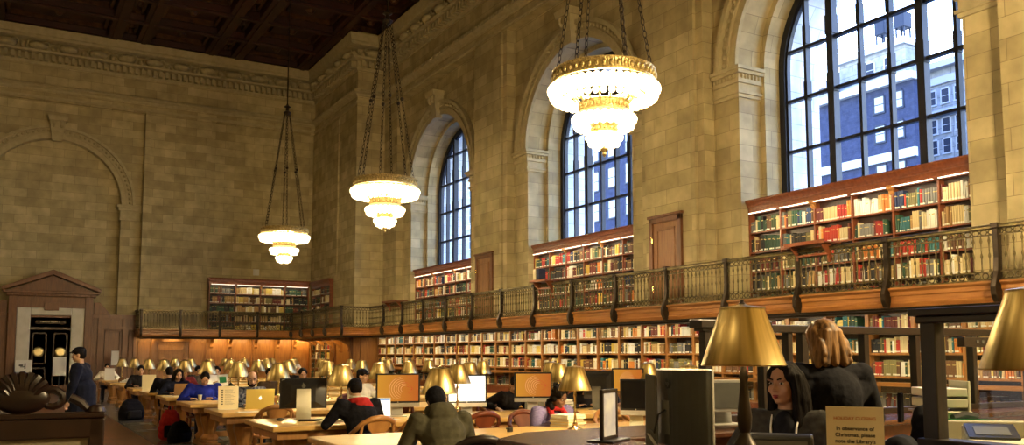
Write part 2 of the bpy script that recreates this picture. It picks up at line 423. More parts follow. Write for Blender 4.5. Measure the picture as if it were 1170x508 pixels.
# corner pier and back wall
w = MB()
w.box(XC, 15.2, 36.6, YB+0.6, 0, 16.4)
w.box(XC-0.06, XC, 38.95, 42.8, 5.3, 12.6)
struct(w.build('wall_corner', M['stone']), 'projecting stone corner pier beside the back wall')
w = MB()
AC, AH = 1.5, 2.72
for sgn in (1,):
    arch_panel(w, fE, YB+0.2, -2.15, 5.15, 0, 12.75, AC, AH, 0.0)
    arch_reveal(w, fE, YB+0.2, YB+0.55, AC, AH, 0.0)
w.box(-2.2, 5.2, YB+0.55, YB+0.7, 0, 12.75)
w.box(5.1, 5.33, YB-0.1, YB+0.6, 0, 12.76); w.box(-2.33, -2.1, YB-0.1, YB+0.6, 0, 12.76)
w.box(5.32, 8.05, YB, YB+0.6, 0, 12.75); w.box(-5.05, -2.32, YB, YB+0.6, 0, 12.75)
w.box(8.05, XC, YB+0.14, YB+0.6, 0, 12.75); w.box(-10.9, -5.05, YB+0.14, YB+0.6, 0, 12.75)
w.box(-10.9, XC, YB-0.02, YB+0.6, 12.75, 16.4)
struct(w.build('wall_back', M['stone']), 'far ashlar wall with a blind arch over the doorway')
w = MB(); w.box(-11.1, -10.7, -7.2, YB+0.6, 0, 16.4); struct(w.build('wall_left', M['stone']), 'stone wall opposite the windows')
w = MB(); w.box(-11.1, 15.2, -7.4, -7.0, 0, 16.4); struct(w.build('wall_front', M['stone']), 'stone wall behind the viewer')

# arch mouldings, imposts and keystones
w = MB()
def arch_dress(f, c, h, d, sgn):
    """sgn*depth is outwards from the wall"""
    arch_band(w, f, d, d-0.10, c, h, h+0.20); arch_band(w, f, d, d-0.15, c, h+0.20, h+0.27)
    arch_band(w, f, d, d-0.08, c, h+0.27, h+0.46); arch_band(w, f, d, d-0.20, c, h+0.46, h+0.58)
    n = 46
    for i in range(n):
        t = PI*(i+0.5)/n; w.ball(f(c-(h+0.365)*math.cos(t), SPR+(h+0.365)*math.sin(t), d-0.09), 0.07, 6, 4)
    # keystone: a scroll-sided wedge
    for k, (z0, z1, p, hw0, hw1) in enumerate([(h-0.12, h+0.25, 0.26, 0.20, 0.25), (h+0.25, h+0.75, 0.34, 0.25, 0.32), (h+0.75, h+0.95, 0.46, 0.36, 0.40)]):
        vs = [f(c-hw0, SPR+z0, d), f(c+hw0, SPR+z0, d), f(c+hw1, SPR+z1, d), f(c-hw1, SPR+z1, d),
              f(c-hw0, SPR+z0, d-p), f(c+hw0, SPR+z0, d-p), f(c+hw1, SPR+z1, d-p-0.05), f(c-hw1, SPR+z1, d-p-0.05)]
        w.add(vs, [(0,1,2,3),(4,5,6,7),(0,1,5,4),(1,2,6,5),(2,3,7,6),(3,0,4,7)])
    for s in (-1, 1):
        pts = [f(c+s*0.16, SPR+h+0.62+0.13*math.cos(t), d-0.34-0.11*math.sin(t)) for t in [i*PI/6 for i in range(7)]]
        w.tube(pts, 0.05, 6)
for c in CEN:
    arch_dress(fR, c, 2.8, XB, 1)
    for s in (-1, 1):
        for z0, z1, p in [(7.68, 7.76, 0.05), (7.76, 7.82, 0.09), (7.82, 8.02, 0.04), (8.02, 8.12, 0.09), (8.12, 8.24, 0.06), (8.24, 8.32, 0.14), (8.32, 8.40, 0.19)]:
            a, b = c+s*(2.8-p), c+s*3.58
            w.box(XB-p, 15.45, min(a, b), max(a, b), z0, z1)
        for i in range(7):
            w.ball((XB-0.07, c+s*(2.87+0.11*i), 8.18), (0.05, 0.04, 0.07), 6, 4)
        for i in range(6): w.ball((XB+0.05+0.11*i, c+s*2.73, 8.18), (0.04, 0.05, 0.07), 6, 4)
arch_dress(fE, AC, AH, YB+0.2, 1)
for s in (-1, 1):
    for z0, z1, p in [(7.7, 7.8, 0.06), (7.8, 8.15, 0.03), (8.15, 8.28, 0.12), (8.28, 8.40, 0.18)]:
        a, b = AC+s*(AH-p), AC+s*3.5; w.box(min(a, b), max(a, b), YB+0.2-p, YB+0.5, z0, z1)
struct(w.build('trim_2', M['stone_plain']), 'carved stone arch mouldings with keystones and imposts')

# cornice, dentils and string course swept along the walls
PATH = [(XP-0.05, -7.0), (XP-0.05, 36.6), (XC, 36.6), (XC, YB-0.02), (-10.7, YB-0.02), (-10.7, -7.0)]
def sweep(mb, prof, path=PATH):
    """profile of (projection, z); the room lies to the left of the path"""
    n = len(path); dirs = []
    for i in range(n-1):
        d = Vector((path[i+1][0]-path[i][0], path[i+1][1]-path[i][1])); d.normalize(); dirs.append(d)
    rows = []
    for i in range(n):
        row = []
        for p, z in prof:
            q = Vector(path[i])
            na = Vector((-dirs[max(i-1, 0)].y, dirs[max(i-1, 0)].x)); nb = Vector((-dirs[min(i, n-2)].y, dirs[min(i, n-2)].x))
            off = (na + nb)*p if 0 < i < n-1 else (na if i else nb)*p
            row.append((q.x+off.x, q.y+off.y, z))
        rows.append(row)
    k = len(prof)
    for i in range(n-1):
        for j in range(k-1): mb.quad(rows[i][j], rows[i+1][j], rows[i+1][j+1], rows[i][j+1])
w = MB()
sweep(w, [(0.0, 14.30), (0.06, 14.30), (0.08, 14.42), (0.05, 14.46), (0.05, 14.76), (0.34, 14.80), (0.37, 14.88), (0.03, 14.91), (0.03, 15.30), (0.50, 15.35), (0.54, 15.46), (0.50, 15.50), (0.58, 15.82)])
sweep(w, [(0.0, 13.14), (0.05, 13.16), (0.07, 13.24), (0.22, 13.29), (0.22, 13.39), (0.06, 13.45), (0.0, 13.48)])
sweep(w, [(0.0, 12.80), (0.05, 12.82), (0.05, 12.92), (0.0, 12.94)])
def along(path, spacing):
    for (x0, y0), (x1, y1) in zip(path, path[1:]):
        d = Vector((x1-x0, y1-y0)); L_ = d.length; d.normalize(); nn = Vector((-d.y, d.x)); k = int(L_/spacing)
        for i in range(k):
            p = Vector((x0, y0)) + d*((i+0.5)*L_/k); yield p, d, nn
def vis(p): return p.y > 5 and p.x > -4
for p, d, nn in along(PATH[:5], 0.26):      # dentils
    if not vis(p): continue
    a = p + nn*0.05; b = p + nn*0.30
    w.obox((a.x, a.y, 14.60), (b.x, b.y, 14.60), 0.13, 0.27)
for p, d, nn in along(PATH[:5], 1.16):      # carved shells
    if not vis(p): continue
    rot = Matrix(((d.x, nn.x, 0), (d.y, nn.y, 0), (0, 0, 1)))
    a = p + nn*0.16
    w.ball((a.x, a.y, 15.09), (0.38, 0.34, 0.19), 12, 8, rot=rot)
    for s in (-1, 1):
        q = a + d*(0.58*s); w.ball((q.x, q.y, 15.05), (0.10, 0.17, 0.14), 8, 5, rot=rot)
        q = a + d*(0.30*s); w.tube([(q.x+d.x*0.13*math.cos(t)*s+nn.x*0.1, q.y+d.y*0.13*math.cos(t)*s+nn.y*0.1, 15.16+0.13*math.sin(t)) for t in [i*PI/4-0.6 for i in range(7)]], 0.035, 5)
for p, d, nn in along(PATH[:5], 0.19):      # bead row of the string course
    if vis(p): a = p + nn*0.20; w.box(a.x-0.05, a.x+0.05, a.y-0.05, a.y+0.05, 13.29, 13.39)
struct(w.build('trim_3', M['stone_plain']), 'carved stone cornice with dentils and shells under the ceiling')

# coffered ceiling
w = MB()
w.box(-11.1, 15.2, -7.4, YB+0.6, 16.35, 16.6, 0)
ys = [-7+2.75*i for i in range(19)]
xs = [-10.7, -9.4, -6.4, -5.2, -2.2, -1.0, 3.6, 4.8, 7.8, 9.0, 12.2, 14.4]
for y in ys: w.box(-11, 14.5, y-0.28, y+0.28, 15.88, 16.4, 0); w.box(-11, 14.5, y-0.10, y+0.10, 15.80, 15.9, 0)
for x in xs: w.box(x-0.28, x+0.28, -7, YB, 15.86, 16.4, 0); w.box(x-0.10, x+0.10, -7, YB, 15.79, 15.9, 0)
for y0, y1 in zip(ys, ys[1:]):
    for x0, x1 in zip(xs, xs[1:]):
        if y0 < 12 or x0 < -6 or x1 - x0 < 0.9: continue
        cx, cy = (x0+x1)/2, (y0+y1)/2
        hx, hy = (x1-x0)/2-0.36, (y1-y0)/2-0.36
        if hx < 0.15: continue
        for a, b, e, g in ((-hx, hx, -hy, -hy+0.12), (-hx, hx, hy-0.12, hy), (-hx, -hx+0.12, -hy, hy), (hx-0.12, hx, -hy, hy)):
            w.box(cx+a, cx+b, cy+e, cy+g, 16.12, 16.36, 1)
        if hx > 1.2: w.box(cx-hx*0.7, cx+hx*0.7, cy-hy*0.7, cy+hy*0.7, 16.24, 16.36, 2)
        w.lathe([(0.02, -0.26), (0.12, -0.24), (0.2, -0.12), (0.34, -0.05), (0.36, 0)], 8, (cx, cy, 16.35), 1)
struct(w.build('ceiling', [M['ceil'], M['ceil_gold'], M['ceil_paint']]), 'dark coffered wooden ceiling with gilded rosettes')

# floor: terracotta aisle with marble borders
w = MB()
M['tile'] = blocks('terracotta tile', (0.24, 0.080, 0.036), (0.18, 0.058, 0.028), (0.09, 0.045, 0.03), 0.45, 0.45, 0.01, 0.28, 0.1, True, 0.0)
M['marble'] = blocks('grey marble paving', (0.30, 0.27, 0.21), (0.23, 0.205, 0.16), (0.09, 0.08, 0.065), 1.2, 0.9, 0.008, 0.25, 0.05, True, 0.0)
w.quad((-11, -7.2, 0), (0.2, -7.2, 0), (0.2, YB+0.5, 0), (-11, YB+0.5, 0), 1)
w.quad((0.2, -7.2, 0), (2.35, -7.2, 0), (2.35, YB+0.5, 0), (0.2, YB+0.5, 0), 0)
w.quad((2.35, -7.2, 0), (15, -7.2, 0), (15, YB+0.5, 0), (2.35, YB+0.5, 0), 1)
w.box(-11, 15, -7.2, YB+0.5, -0.2, -0.01, 1)
struct(w.build('floor', [M['tile'], M['marble']]), 'terracotta tiled aisle between bands of grey marble')

# ---- windows
for k, c in enumerate(CEN):
    f = MB()
    arch_ring(f, fR, 15.94, c, 2.66, 2.48, 4.9); arch_reveal(f, fR, 15.94, 16.14, c, 2.48, 4.9); arch_ring(f, fR, 16.14, c, 2.66, 2.48, 4.9)
    arch_ring(f, fR, 15.99, c, 2.50, 2.43, 4.9); arch_reveal(f, fR, 15.99, 16.10, c, 2.43, 4.9)
    for i in range(1, 7):
        a = -2.625 + 0.75*i; top = SPR + math.sqrt(max(2.5**2 - a*a, 0)); t = 0.085 if i in (2, 5) else 0.036
        d0 = 15.93 if i in (2, 5) else 15.98
        f.box(d0, 16.12, c+a-t, c+a+t, 4.9, top)
        for z in (8.0, 9.35):
            if z < top - 0.3: f.box(d0-0.01, 16.13, c+a-t-0.016, c+a+t+0.016, z-0.45, z)
    for z in (5.19, 6.41, 7.63, 8.83, 10.0):
        hw = 2.5 if z <= SPR else math.sqrt(max(2.5**2-(z-SPR)**2, 0)); f.box(15.985, 16.11, c-hw, c+hw, z-0.034, z+0.034)
    f.box(15.93, 16.14, c-2.6, c+2.6, 4.9, 5.0)
    fr = f.build('window_%d' % (k+1), M['black_metal'])
    struct(fr, 'black iron frame of the %s arched window' % ['nearest', 'middle', 'farthest'][k])
    g = MB(); p = [(c-2.5, 4.95)] + arch_pts(c, 2.5) + [(c+2.5, 4.95)]
    g.add([(16.05, a, z) for a, z in p], [tuple(range(len(p)))])
    g.build('glass_pane', M['glass'], fr)

# ---- gallery floor slab with timber fascia
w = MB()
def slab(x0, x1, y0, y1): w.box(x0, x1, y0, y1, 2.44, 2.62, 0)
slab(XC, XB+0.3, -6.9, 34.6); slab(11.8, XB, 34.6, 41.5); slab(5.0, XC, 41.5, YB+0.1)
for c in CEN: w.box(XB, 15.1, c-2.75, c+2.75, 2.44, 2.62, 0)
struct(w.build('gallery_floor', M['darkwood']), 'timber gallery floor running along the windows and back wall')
GP = [(XC, -6.9), (XC, 34.6), (11.8, 34.6), (11.8, 41.5), (5.0, 41.5), (5.0, YB-0.05)]
w = MB()
fascia = [(0.0, 2.40), (0.02, 2.40), (0.05, 2.47), (0.03, 2.50), (0.03, 2.58), (0.05, 2.60), (0.05, 2.66), (0.10, 2.70), (0.10, 2.73), (0.0, 2.73), (-0.1, 2.73)]
sweep(w, fascia, GP)
struct(w.build('trim_4', M['oak_long']), 'moulded oak fascia along the edge of the gallery')
w = MB()
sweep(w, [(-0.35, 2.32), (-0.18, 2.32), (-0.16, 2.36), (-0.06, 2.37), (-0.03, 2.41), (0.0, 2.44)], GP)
struct(w.build('trim_5', M['bracket_dark']), 'dark moulding under the gallery fascia')

# ---- oak cladding below the gallery at the far end, wainscot and niches
w = MB()
w.box(-10.7, 5.0, YB-0.12, YB+0.3, 0, 3.2, 0)
w.box(-10.7, 5.05, YB-0.2, YB+0.3, 3.2, 3.38, 0); w.box(-10.7, 5.05, YB-0.16, YB, 0, 0.3, 0)
for x in (3.55, 4.55):
    w.box(x-0.12, x+0.12, YB-0.24, YB, 0.3, 3.2, 0)
w.box(3.0, 5.0, YB-0.22, YB, 2.72, 2.86, 0)
for x0, x1 in ((3.72, 4.40), (4.70, 4.98)):
    for a, b, e, g in ((x0, x1, 0.5, 0.58), (x0, x1, 2.6, 2.68), (x0, x0+0.08, 0.5, 2.68), (x1-0.08, x1, 0.5, 2.68)): w.box(a, b, YB-0.20, YB, e, g, 0)
# under the gallery
w.box(5.0, 8.25, YB-0.13, YB+0.2, 0, 2.44, 1)
for x0, x1 in ((5.1, 5.7), (7.42, 8.15)):
    for a, b, e, g in ((x0, x1, 0.3, 0.4), (x0, x1, 2.15, 2.25), (x0, x0+0.09, 0.3, 2.25), (x1-0.09, x1, 0.3, 2.25)): w.box(a, b, YB-0.19, YB, e, g, 1)
for x in (5.72, 7.36): w.box(x-0.07, x+0.07, YB-0.27, YB, 0, 2.3, 1)
w.box(5.65, 7.43, YB-0.28, YB, 2.2, 2.32, 1)
for z0, z1 in ((0.2, 1.2), (1.35, 1.7), (1.8, 2.12)):
    for a, b, e, g in ((5.95, 7.13, z0, z0+0.06), (5.95, 7.13, z1-0.06, z1), (5.95, 6.01, z0, z1), (7.07, 7.13, z0, z1)): w.box(a, b, YB-0.18, YB, e, g, 1)
w.box(8.2, 12.95, YB+0.06, YB+0.2, 0, 2.44, 1)                # lit panelled niches
for x in (8.3, 9.15, 10.35, 11.42, 12.25): w.box(x-0.11, x+0.11, YB-0.14, YB+0.1, 0, 2.44, 1)
w.box(12.3, 13.0, YB-0.1, YB+0.1, 0, 2.44, 1)
# corner pier cladding
w.box(XC-0.08, XC+0.02, 36.5, YB, 0, 2.44, 1)
w.box(XC-0.08, XP, 36.45, 36.62, 0, 2.44, 1)
w.box(XC+0.25, XP-0.2, 36.38, 36.5, 0.3, 2.2, 1)
for y in (36.6, 38.8): w.box(XC-0.16, XC, y-0.12, y+0.12, 0, 2.44, 0)
struct(w.build('wainscot', [M['oakdark'], M['oak']]), 'oak panelling below the gallery on the far wall')

# scrolled consoles carrying the gallery at the far end
w = MB()
sc = [(0, 0), (0, -0.72), (-0.10, -0.74), (-0.17, -0.64), (-0.14, -0.52), (-0.20, -0.42), (-0.34, -0.36), (-0.44, -0.26), (-0.58, -0.22), (-0.78, -0.20), (-0.95, -0.16), (-1.05, -0.06), (-1.05, 0)]
scs = [(0, 0), (0, -0.52), (-0.06, -0.54), (-0.10, -0.46), (-0.08, -0.36), (-0.13, -0.26), (-0.24, -0.18), (-0.30, -0.08), (-0.30, 0)]
def console(o, axis):
    if axis == 'y': w.prism(scs, lambda a, b: (o[0]-0.07, o[1]+a, o[2]+b), lambda a, b: (o[0]+0.07, o[1]+a, o[2]+b))
    else: w.prism(sc, lambda a, b: (o[0]+a, o[1]-0.07, o[2]+b), lambda a, b: (o[0]+a, o[1]+0.07, o[2]+b))
for x in (8.3, 9.15, 10.35, 11.42, 12.25): console((x, YB-0.12, 2.44), 'y')
for y in (36.7, 37.9, 39.0, 40.1, 41.3): console((XC-0.06, y, 2.44), 'x')
struct(w.build('trim_6', M['oak']), 'scrolled oak consoles under the far gallery')

# doorway in the back wall
DX = 1.58
w = MB()
w.box(DX-1.30, DX-0.78, YB-0.3, YB+0.3, 0, 3.62); w.box(DX+0.78, DX+1.30, YB-0.3, YB+0.3, 0, 3.62); w.box(DX-0.78, DX+0.78, YB-0.3, YB+0.3, 3.30, 3.62)
struct(w.build('trim_7', M['stone_white'], bevel=0.03), 'pale marble surround of the far doorway')
w = MB()
for s in (-1, 1): w.box(DX+s*1.46-0.16, DX+s*1.46+0.16, YB-0.38, YB, 0, 4.1)
w.box(DX-1.30, DX+1.30, YB-0.3, YB, 3.62, 4.1)
w.box(DX-0.28, DX+0.28, YB-0.42, YB, 3.5, 3.85)
w.box(DX-1.72, DX+1.72, YB-0.46, YB, 4.1, 4.22); w.box(DX-1.84, DX+1.84, YB-0.56, YB, 4.22, 4.34)
tri = [(-1.86, 4.34), (1.86, 4.34), (1.86, 4.44), (0, 5.22), (-1.86, 4.44)]
w.prism([(-1.66, 4.34), (1.66, 4.34), (0, 5.02)], lambda a, b: (DX+a, YB-0.3, b), lambda a, b: (DX+a, YB, b))
for s in (-1, 1):
    w.prism([(0, 5.04), (0, 5.26), (s*1.9, 4.46), (s*1.9, 4.30)], lambda a, b: (DX+a, YB-0.58, b), lambda a, b: (DX+a, YB, b))
    w.prism([(1.66*s, 3.9), (1.9*s, 3.9), (2.35*s, 3.38), (1.66*s, 3.38)], lambda a, b: (DX+a, YB-0.2, b), lambda a, b: (DX+a, YB, b))
for i in range(-7, 8): w.box(DX+i*0.22-0.06, DX+i*0.22+0.06, YB-0.5, YB-0.4, 4.12, 4.21)
struct(w.build('trim_8', M['oakdark'], bevel=0.015), 'carved wooden pediment over the far doorway')
w = MB()
w.box(DX-0.78, DX+0.78, YB-0.12, YB+0.1, 0, 3.30)
for s in (-1, 1):
    for z0, z1 in ((0.25, 1.05), (1.2, 2.55)):
        x0, x1 = DX+s*0.4-0.28, DX+s*0.4+0.28
        for a, b, e, g in ((x0, x1, z0, z0+0.05), (x0, x1, z1-0.05, z1), (x0, x0+0.05, z0, z1), (x1-0.05, x1, z0, z1)): w.box(a, b, YB-0.15, YB, e, g)
w.box(DX-0.78, DX+0.78, YB-0.16, YB, 2.68, 2.78)
dr = w.build('door_1', M['doorwood']); struct(dr, 'dark double doors in the far wall')
for s in (-1, 1):
    g = MB(); g.X = Matrix.Translation((DX+s*0.42, YB-0.15, 1.72)) @ Matrix.Rotation(R(90), 4, 'X')
    g.lathe([(0.19, 0.0), (0.19, 0.02), (0.15, 0.03)], 20); g.lathe([(0.205, -0.01), (0.22, 0.015), (0.205, 0.03)], 20, caps=False)
    g.build('oval_window', M['mirror_gold'], dr)
g = MB(); g.box(DX-0.58, DX+0.58, YB-0.20, YB-0.17, 2.93, 3.08); tb = g.build('door_plate', M['bronze_dark'], dr)
g = MB(); random.seed(3); x = DX-0.40
while x < DX+0.40:                                   # worn illegible lettering strokes
    ww = random.uniform(0.016, 0.034)
    if random.random() > 0.18: g.box(x, x+ww*0.55, YB-0.205, YB-0.20, 2.99, 2.99+random.choice((0.028, 0.028, 0.045)))
    x += ww
g.build('worn_lettering', M['cream'], tb)

# small doors on the gallery piers
for k, yc in enumerate((17.05, 26.78)):
    f = MB(); x = XP-0.09
    for s in (-1, 1): f.box(x-0.07, x+0.02, yc+s*0.55-0.07, yc+s*0.55+0.07, 2.62, 5.08)
    f.box(x-0.07, x+0.02, yc-0.62, yc+0.62, 4.95, 5.08); f.box(x-0.10, x, yc-0.66, yc+0.66, 5.08, 5.15)
    fr = f.build('door_%d' % (k+2), M['oakdark'], bevel=0.012)
    struct(fr, 'narrow oak door on the gallery pier %s' % ['nearer', 'farther'][k])
    d = MB(); d.box(x-0.03, x, yc-0.48, yc+0.48, 2.62, 4.95)
    for z0, z1 in ((2.75, 3.55), (3.68, 4.80)):
        for a, b, e, g in ((-0.36, 0.36, z0, z0+0.06), (-0.36, 0.36, z1-0.06, z1), (-0.36, -0.30, z0, z1), (0.30, 0.36, z0, z1)): d.box(x-0.05, x, yc+a, yc+b, e, g)
    d.build('door_leaf', M['oakdoor'], fr, bevel=0.008)
    for z in (3.2, 4.45): 
        h = MB(); h.tube([(x-0.075, yc+0.49, z), (x-0.075, yc+0.49, z+0.14)], 0.02, 6); h.build('hinge', M['brass'], fr)
    h = MB(); h.ball((x-0.08, yc-0.42, 3.62), 0.035); h.build('knob', M['brass'], fr)

# ------------------------------------------------------------------ gallery railings
bal = MB()
bal.lathe([(0.012, 0), (0.022, 0.02), (0.012, 0.05), (0.011, 0.20), (0.024, 0.25), (0.011, 0.30), (0.013, 0.44), (0.025, 0.48), (0.012, 0.54), (0.012, 0.58)], 6)
bal_me = bal.mesh('baluster', [M['bronze']], True)
def railing(name, label, pts, posts, spacing=0.128, limit=100):
    """straight balustrade from pts[0] to pts[1]; posts are distances along it"""
    p0, p1 = Vector((*pts[0], 0)), Vector((*pts[1], 0)); d = (p1-p0); Ln = d.length; d.normalize(); nn = Vector((-d.y, d.x, 0))
    t = thing(name, label, 'railing', (p0.x, p0.y, 2.73), math.atan2(d.y, d.x))
    m = MB(); m.box(0, Ln, -0.04, 0.05, 0.80, 0.845); m.box(0, Ln, -0.055, 0.065, 0.845, 0.865); m.build('hand_rail', M['bronze'], t, bevel=0.008)
    m = MB(); m.box(0, Ln, -0.02, 0.02, 0.0, 0.03); m.box(0, Ln, -0.02, 0.02, 0.13, 0.15)
    n = int(Ln/0.13)
    for i in range(n):
        x = (i+0.5)*Ln/n; m.tube([(x+0.05*math.cos(a), 0, 0.08+0.048*math.sin(a)) for a in [q*PI/4 for q in range(8)]], 0.011, 4, closed=True)
    m.build('bottom_lattice', M['bronze'], t)
    m = MB(); m.box(0, Ln, -0.02, 0.02, 0.70, 0.715)
    for i in range(n):
        x = (i+0.5)*Ln/n; m.tube([(x+0.055*math.cos(a), 0, 0.757+0.042*math.sin(a)) for a in [q*PI/4 for q in range(8)]], 0.011, 4, closed=True)
        m.ball((x+Ln/n/2, 0, 0.757), 0.018, 6, 4)
    m.build('top_lattice', M['bronze'], t)
    # scrolled console posts
    prof = [(-0.05, 0.86), (0.06, 0.86), (0.055, 0.60), (0.05, 0.35), (0.075, 0.15), (0.13, 0.02), (0.17, -0.10), (0.16, -0.22), (0.10, -0.33), (0.03, -0.34), (0.0, -0.25), (-0.03, 0.0)]
    for x in posts:
        m = MB(); m.prism(prof, lambda a, b: (x-0.045, a, b), lambda a, b: (x+0.045, a, b)); m.box(x-0.06, x+0.06, -0.07, 0.08, 0.80, 0.885)
        m.build('console_post', M['bronze_dark'], t, bevel=0.01)
    n = int(Ln/spacing); xs_ = [(i+0.5)*Ln/n for i in range(n)]
    wp = [p0 + d*x for x in xs_]
    order = sorted(range(n), key=lambda i: abs(wp[i].length - 16) if wp[i].y > 7.3 else 1e6 + wp[i].length)
    order = sorted([i for i in range(n) if wp[i].y > 7.2], key=lambda i: wp[i].length) + [i for i in range(n) if wp[i].y <= 7.2]
    rest = MB()
    for k, i in enumerate(order):
        if k < limit:
            b = bpy.data.objects.new('baluster', bal_me); C.objects.link(b); b.parent = t; b.location = (xs_[i], 0, 0.14)
        else:
            rest.X = Matrix.Translation((xs_[i], 0, 0.14)); rest.add(bal.v, bal.f)
    if rest.v:
        o = rest.build('baluster', M['bronze'], t); o['kind'] = 'stuff'
    return t
yp = [7.80+1.94*k for k in range(-2, 14)]
railing('gallery_railing', 'long bronze balustrade on the gallery running below the arched windows', ((XC-0.03, 3.0), (XC-0.03, 34.62)), [y-3.0 for y in yp])
railing('gallery_railing', 'short bronze balustrade where the gallery steps out at the corner pier', ((XC, 34.57), (11.77, 34.57)), [1.28])
railing('gallery_railing', 'bronze balustrade on the gallery along the corner pier side', ((11.77, 34.6), (11.77, 41.5)), [1.7, 3.45, 5.2, 6.85])
railing('gallery_railing', 'bronze balustrade on the gallery across the back wall', ((11.8, 41.47), (5.0, 41.47)), [1.7, 3.4, 5.1, 6.75])
railing('gallery_railing', 'little bronze end rail closing the back wall gallery', ((4.97, 41.5), (4.97, YB-0.1)), [])
# ------------------------------------------------------------------ bookcases and books
random.seed(21)
BOOKS = []        # (matrix, w, d, h, colour, colour name, where-string, case, shelf, bay, nth)
PAL = {
 'cream': [(0.72,0.60,0.34),(0.80,0.70,0.44),(0.66,0.52,0.26)],
 'white': [(0.80,0.78,0.70),(0.86,0.84,0.78)],
 'tan': [(0.45,0.28,0.10),(0.52,0.34,0.13),(0.38,0.22,0.08)],
 'red': [(0.42,0.022,0.016),(0.52,0.04,0.02),(0.34,0.015,0.015)],
 'maroon': [(0.14,0.022,0.018),(0.18,0.035,0.022)],
 'brown': [(0.13,0.06,0.025),(0.20,0.09,0.035)],
 'dark green': [(0.02,0.06,0.035),(0.03,0.09,0.05),(0.045,0.075,0.03)],
 'olive': [(0.16,0.14,0.05),(0.22,0.20,0.08)],
 'black': [(0.012,0.012,0.014),(0.025,0.022,0.022)],
 'navy': [(0.015,0.03,0.10),(0.02,0.05,0.15)],
 'teal': [(0.02,0.13,0.15),(0.03,0.17,0.20)],
 'grey': [(0.20,0.20,0.19),(0.13,0.13,0.13)],
 'orange': [(0.62,0.20,0.03),(0.70,0.27,0.05)],
 'yellow': [(0.72,0.52,0.07),(0.78,0.60,0.14)],
}
MIX = {
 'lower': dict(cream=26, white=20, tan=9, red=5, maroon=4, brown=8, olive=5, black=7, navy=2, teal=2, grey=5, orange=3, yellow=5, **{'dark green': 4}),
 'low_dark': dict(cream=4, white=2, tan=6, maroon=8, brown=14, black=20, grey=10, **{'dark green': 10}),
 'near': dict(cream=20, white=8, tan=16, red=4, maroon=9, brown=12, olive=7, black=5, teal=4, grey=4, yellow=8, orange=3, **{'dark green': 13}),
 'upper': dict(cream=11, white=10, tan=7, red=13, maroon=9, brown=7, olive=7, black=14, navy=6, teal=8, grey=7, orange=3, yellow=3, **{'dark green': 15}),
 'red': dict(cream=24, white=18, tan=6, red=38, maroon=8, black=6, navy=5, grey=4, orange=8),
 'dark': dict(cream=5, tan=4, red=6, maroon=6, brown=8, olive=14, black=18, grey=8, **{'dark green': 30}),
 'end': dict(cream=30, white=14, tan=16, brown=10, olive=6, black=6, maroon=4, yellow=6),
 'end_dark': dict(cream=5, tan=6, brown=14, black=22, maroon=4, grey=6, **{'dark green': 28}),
}
def pick(mix):
    k = random.choices(list(MIX[mix]), list(MIX[mix].values()))[0]
    c = random.choice(PAL[k]); f = random.uniform(0.85, 1.12)
    return k, tuple(min(1, x*f) for x in c)

def fill(M_, x0, x1, z, hmax, depth, mix, where, fillness=0.95, thick=(0.028, 0.062), key=None):
    x = x0 + 0.006; end = x1 - (0.0 if random.random() < fillness else random.uniform(0.05, 0.3)*(x1-x0)); nth = 0
    run = 0; kc = None; h = 0.3; wd = 0.04
    while True:
        if run <= 0:
            run = random.choice((1, 1, 1, 2, 2, 3, 4, 6)); kc = pick(mix); h = random.uniform(0.66, 0.93)*hmax; wd = random.uniform(*thick)
        run -= 1
        if x + wd > end - 0.004: break
        nth += 1; hh = h*random.uniform(0.985, 1.01); dd = depth*random.uniform(0.78, 0.92)
        lean = 0.0
        m = M_ @ Matrix.Translation((x, random.uniform(0.012, 0.03), z))
        if random.random() < 0.05 and x + wd + 0.06 < end: lean = R(random.uniform(4, 9)); m = m @ Matrix.Rotation(lean, 4, 'Y'); x += math.sin(lean)*hh*0.55
        BOOKS.append((m, wd-0.002, dd, hh, kc[1], kc[0], where, nth, key))
        x += wd

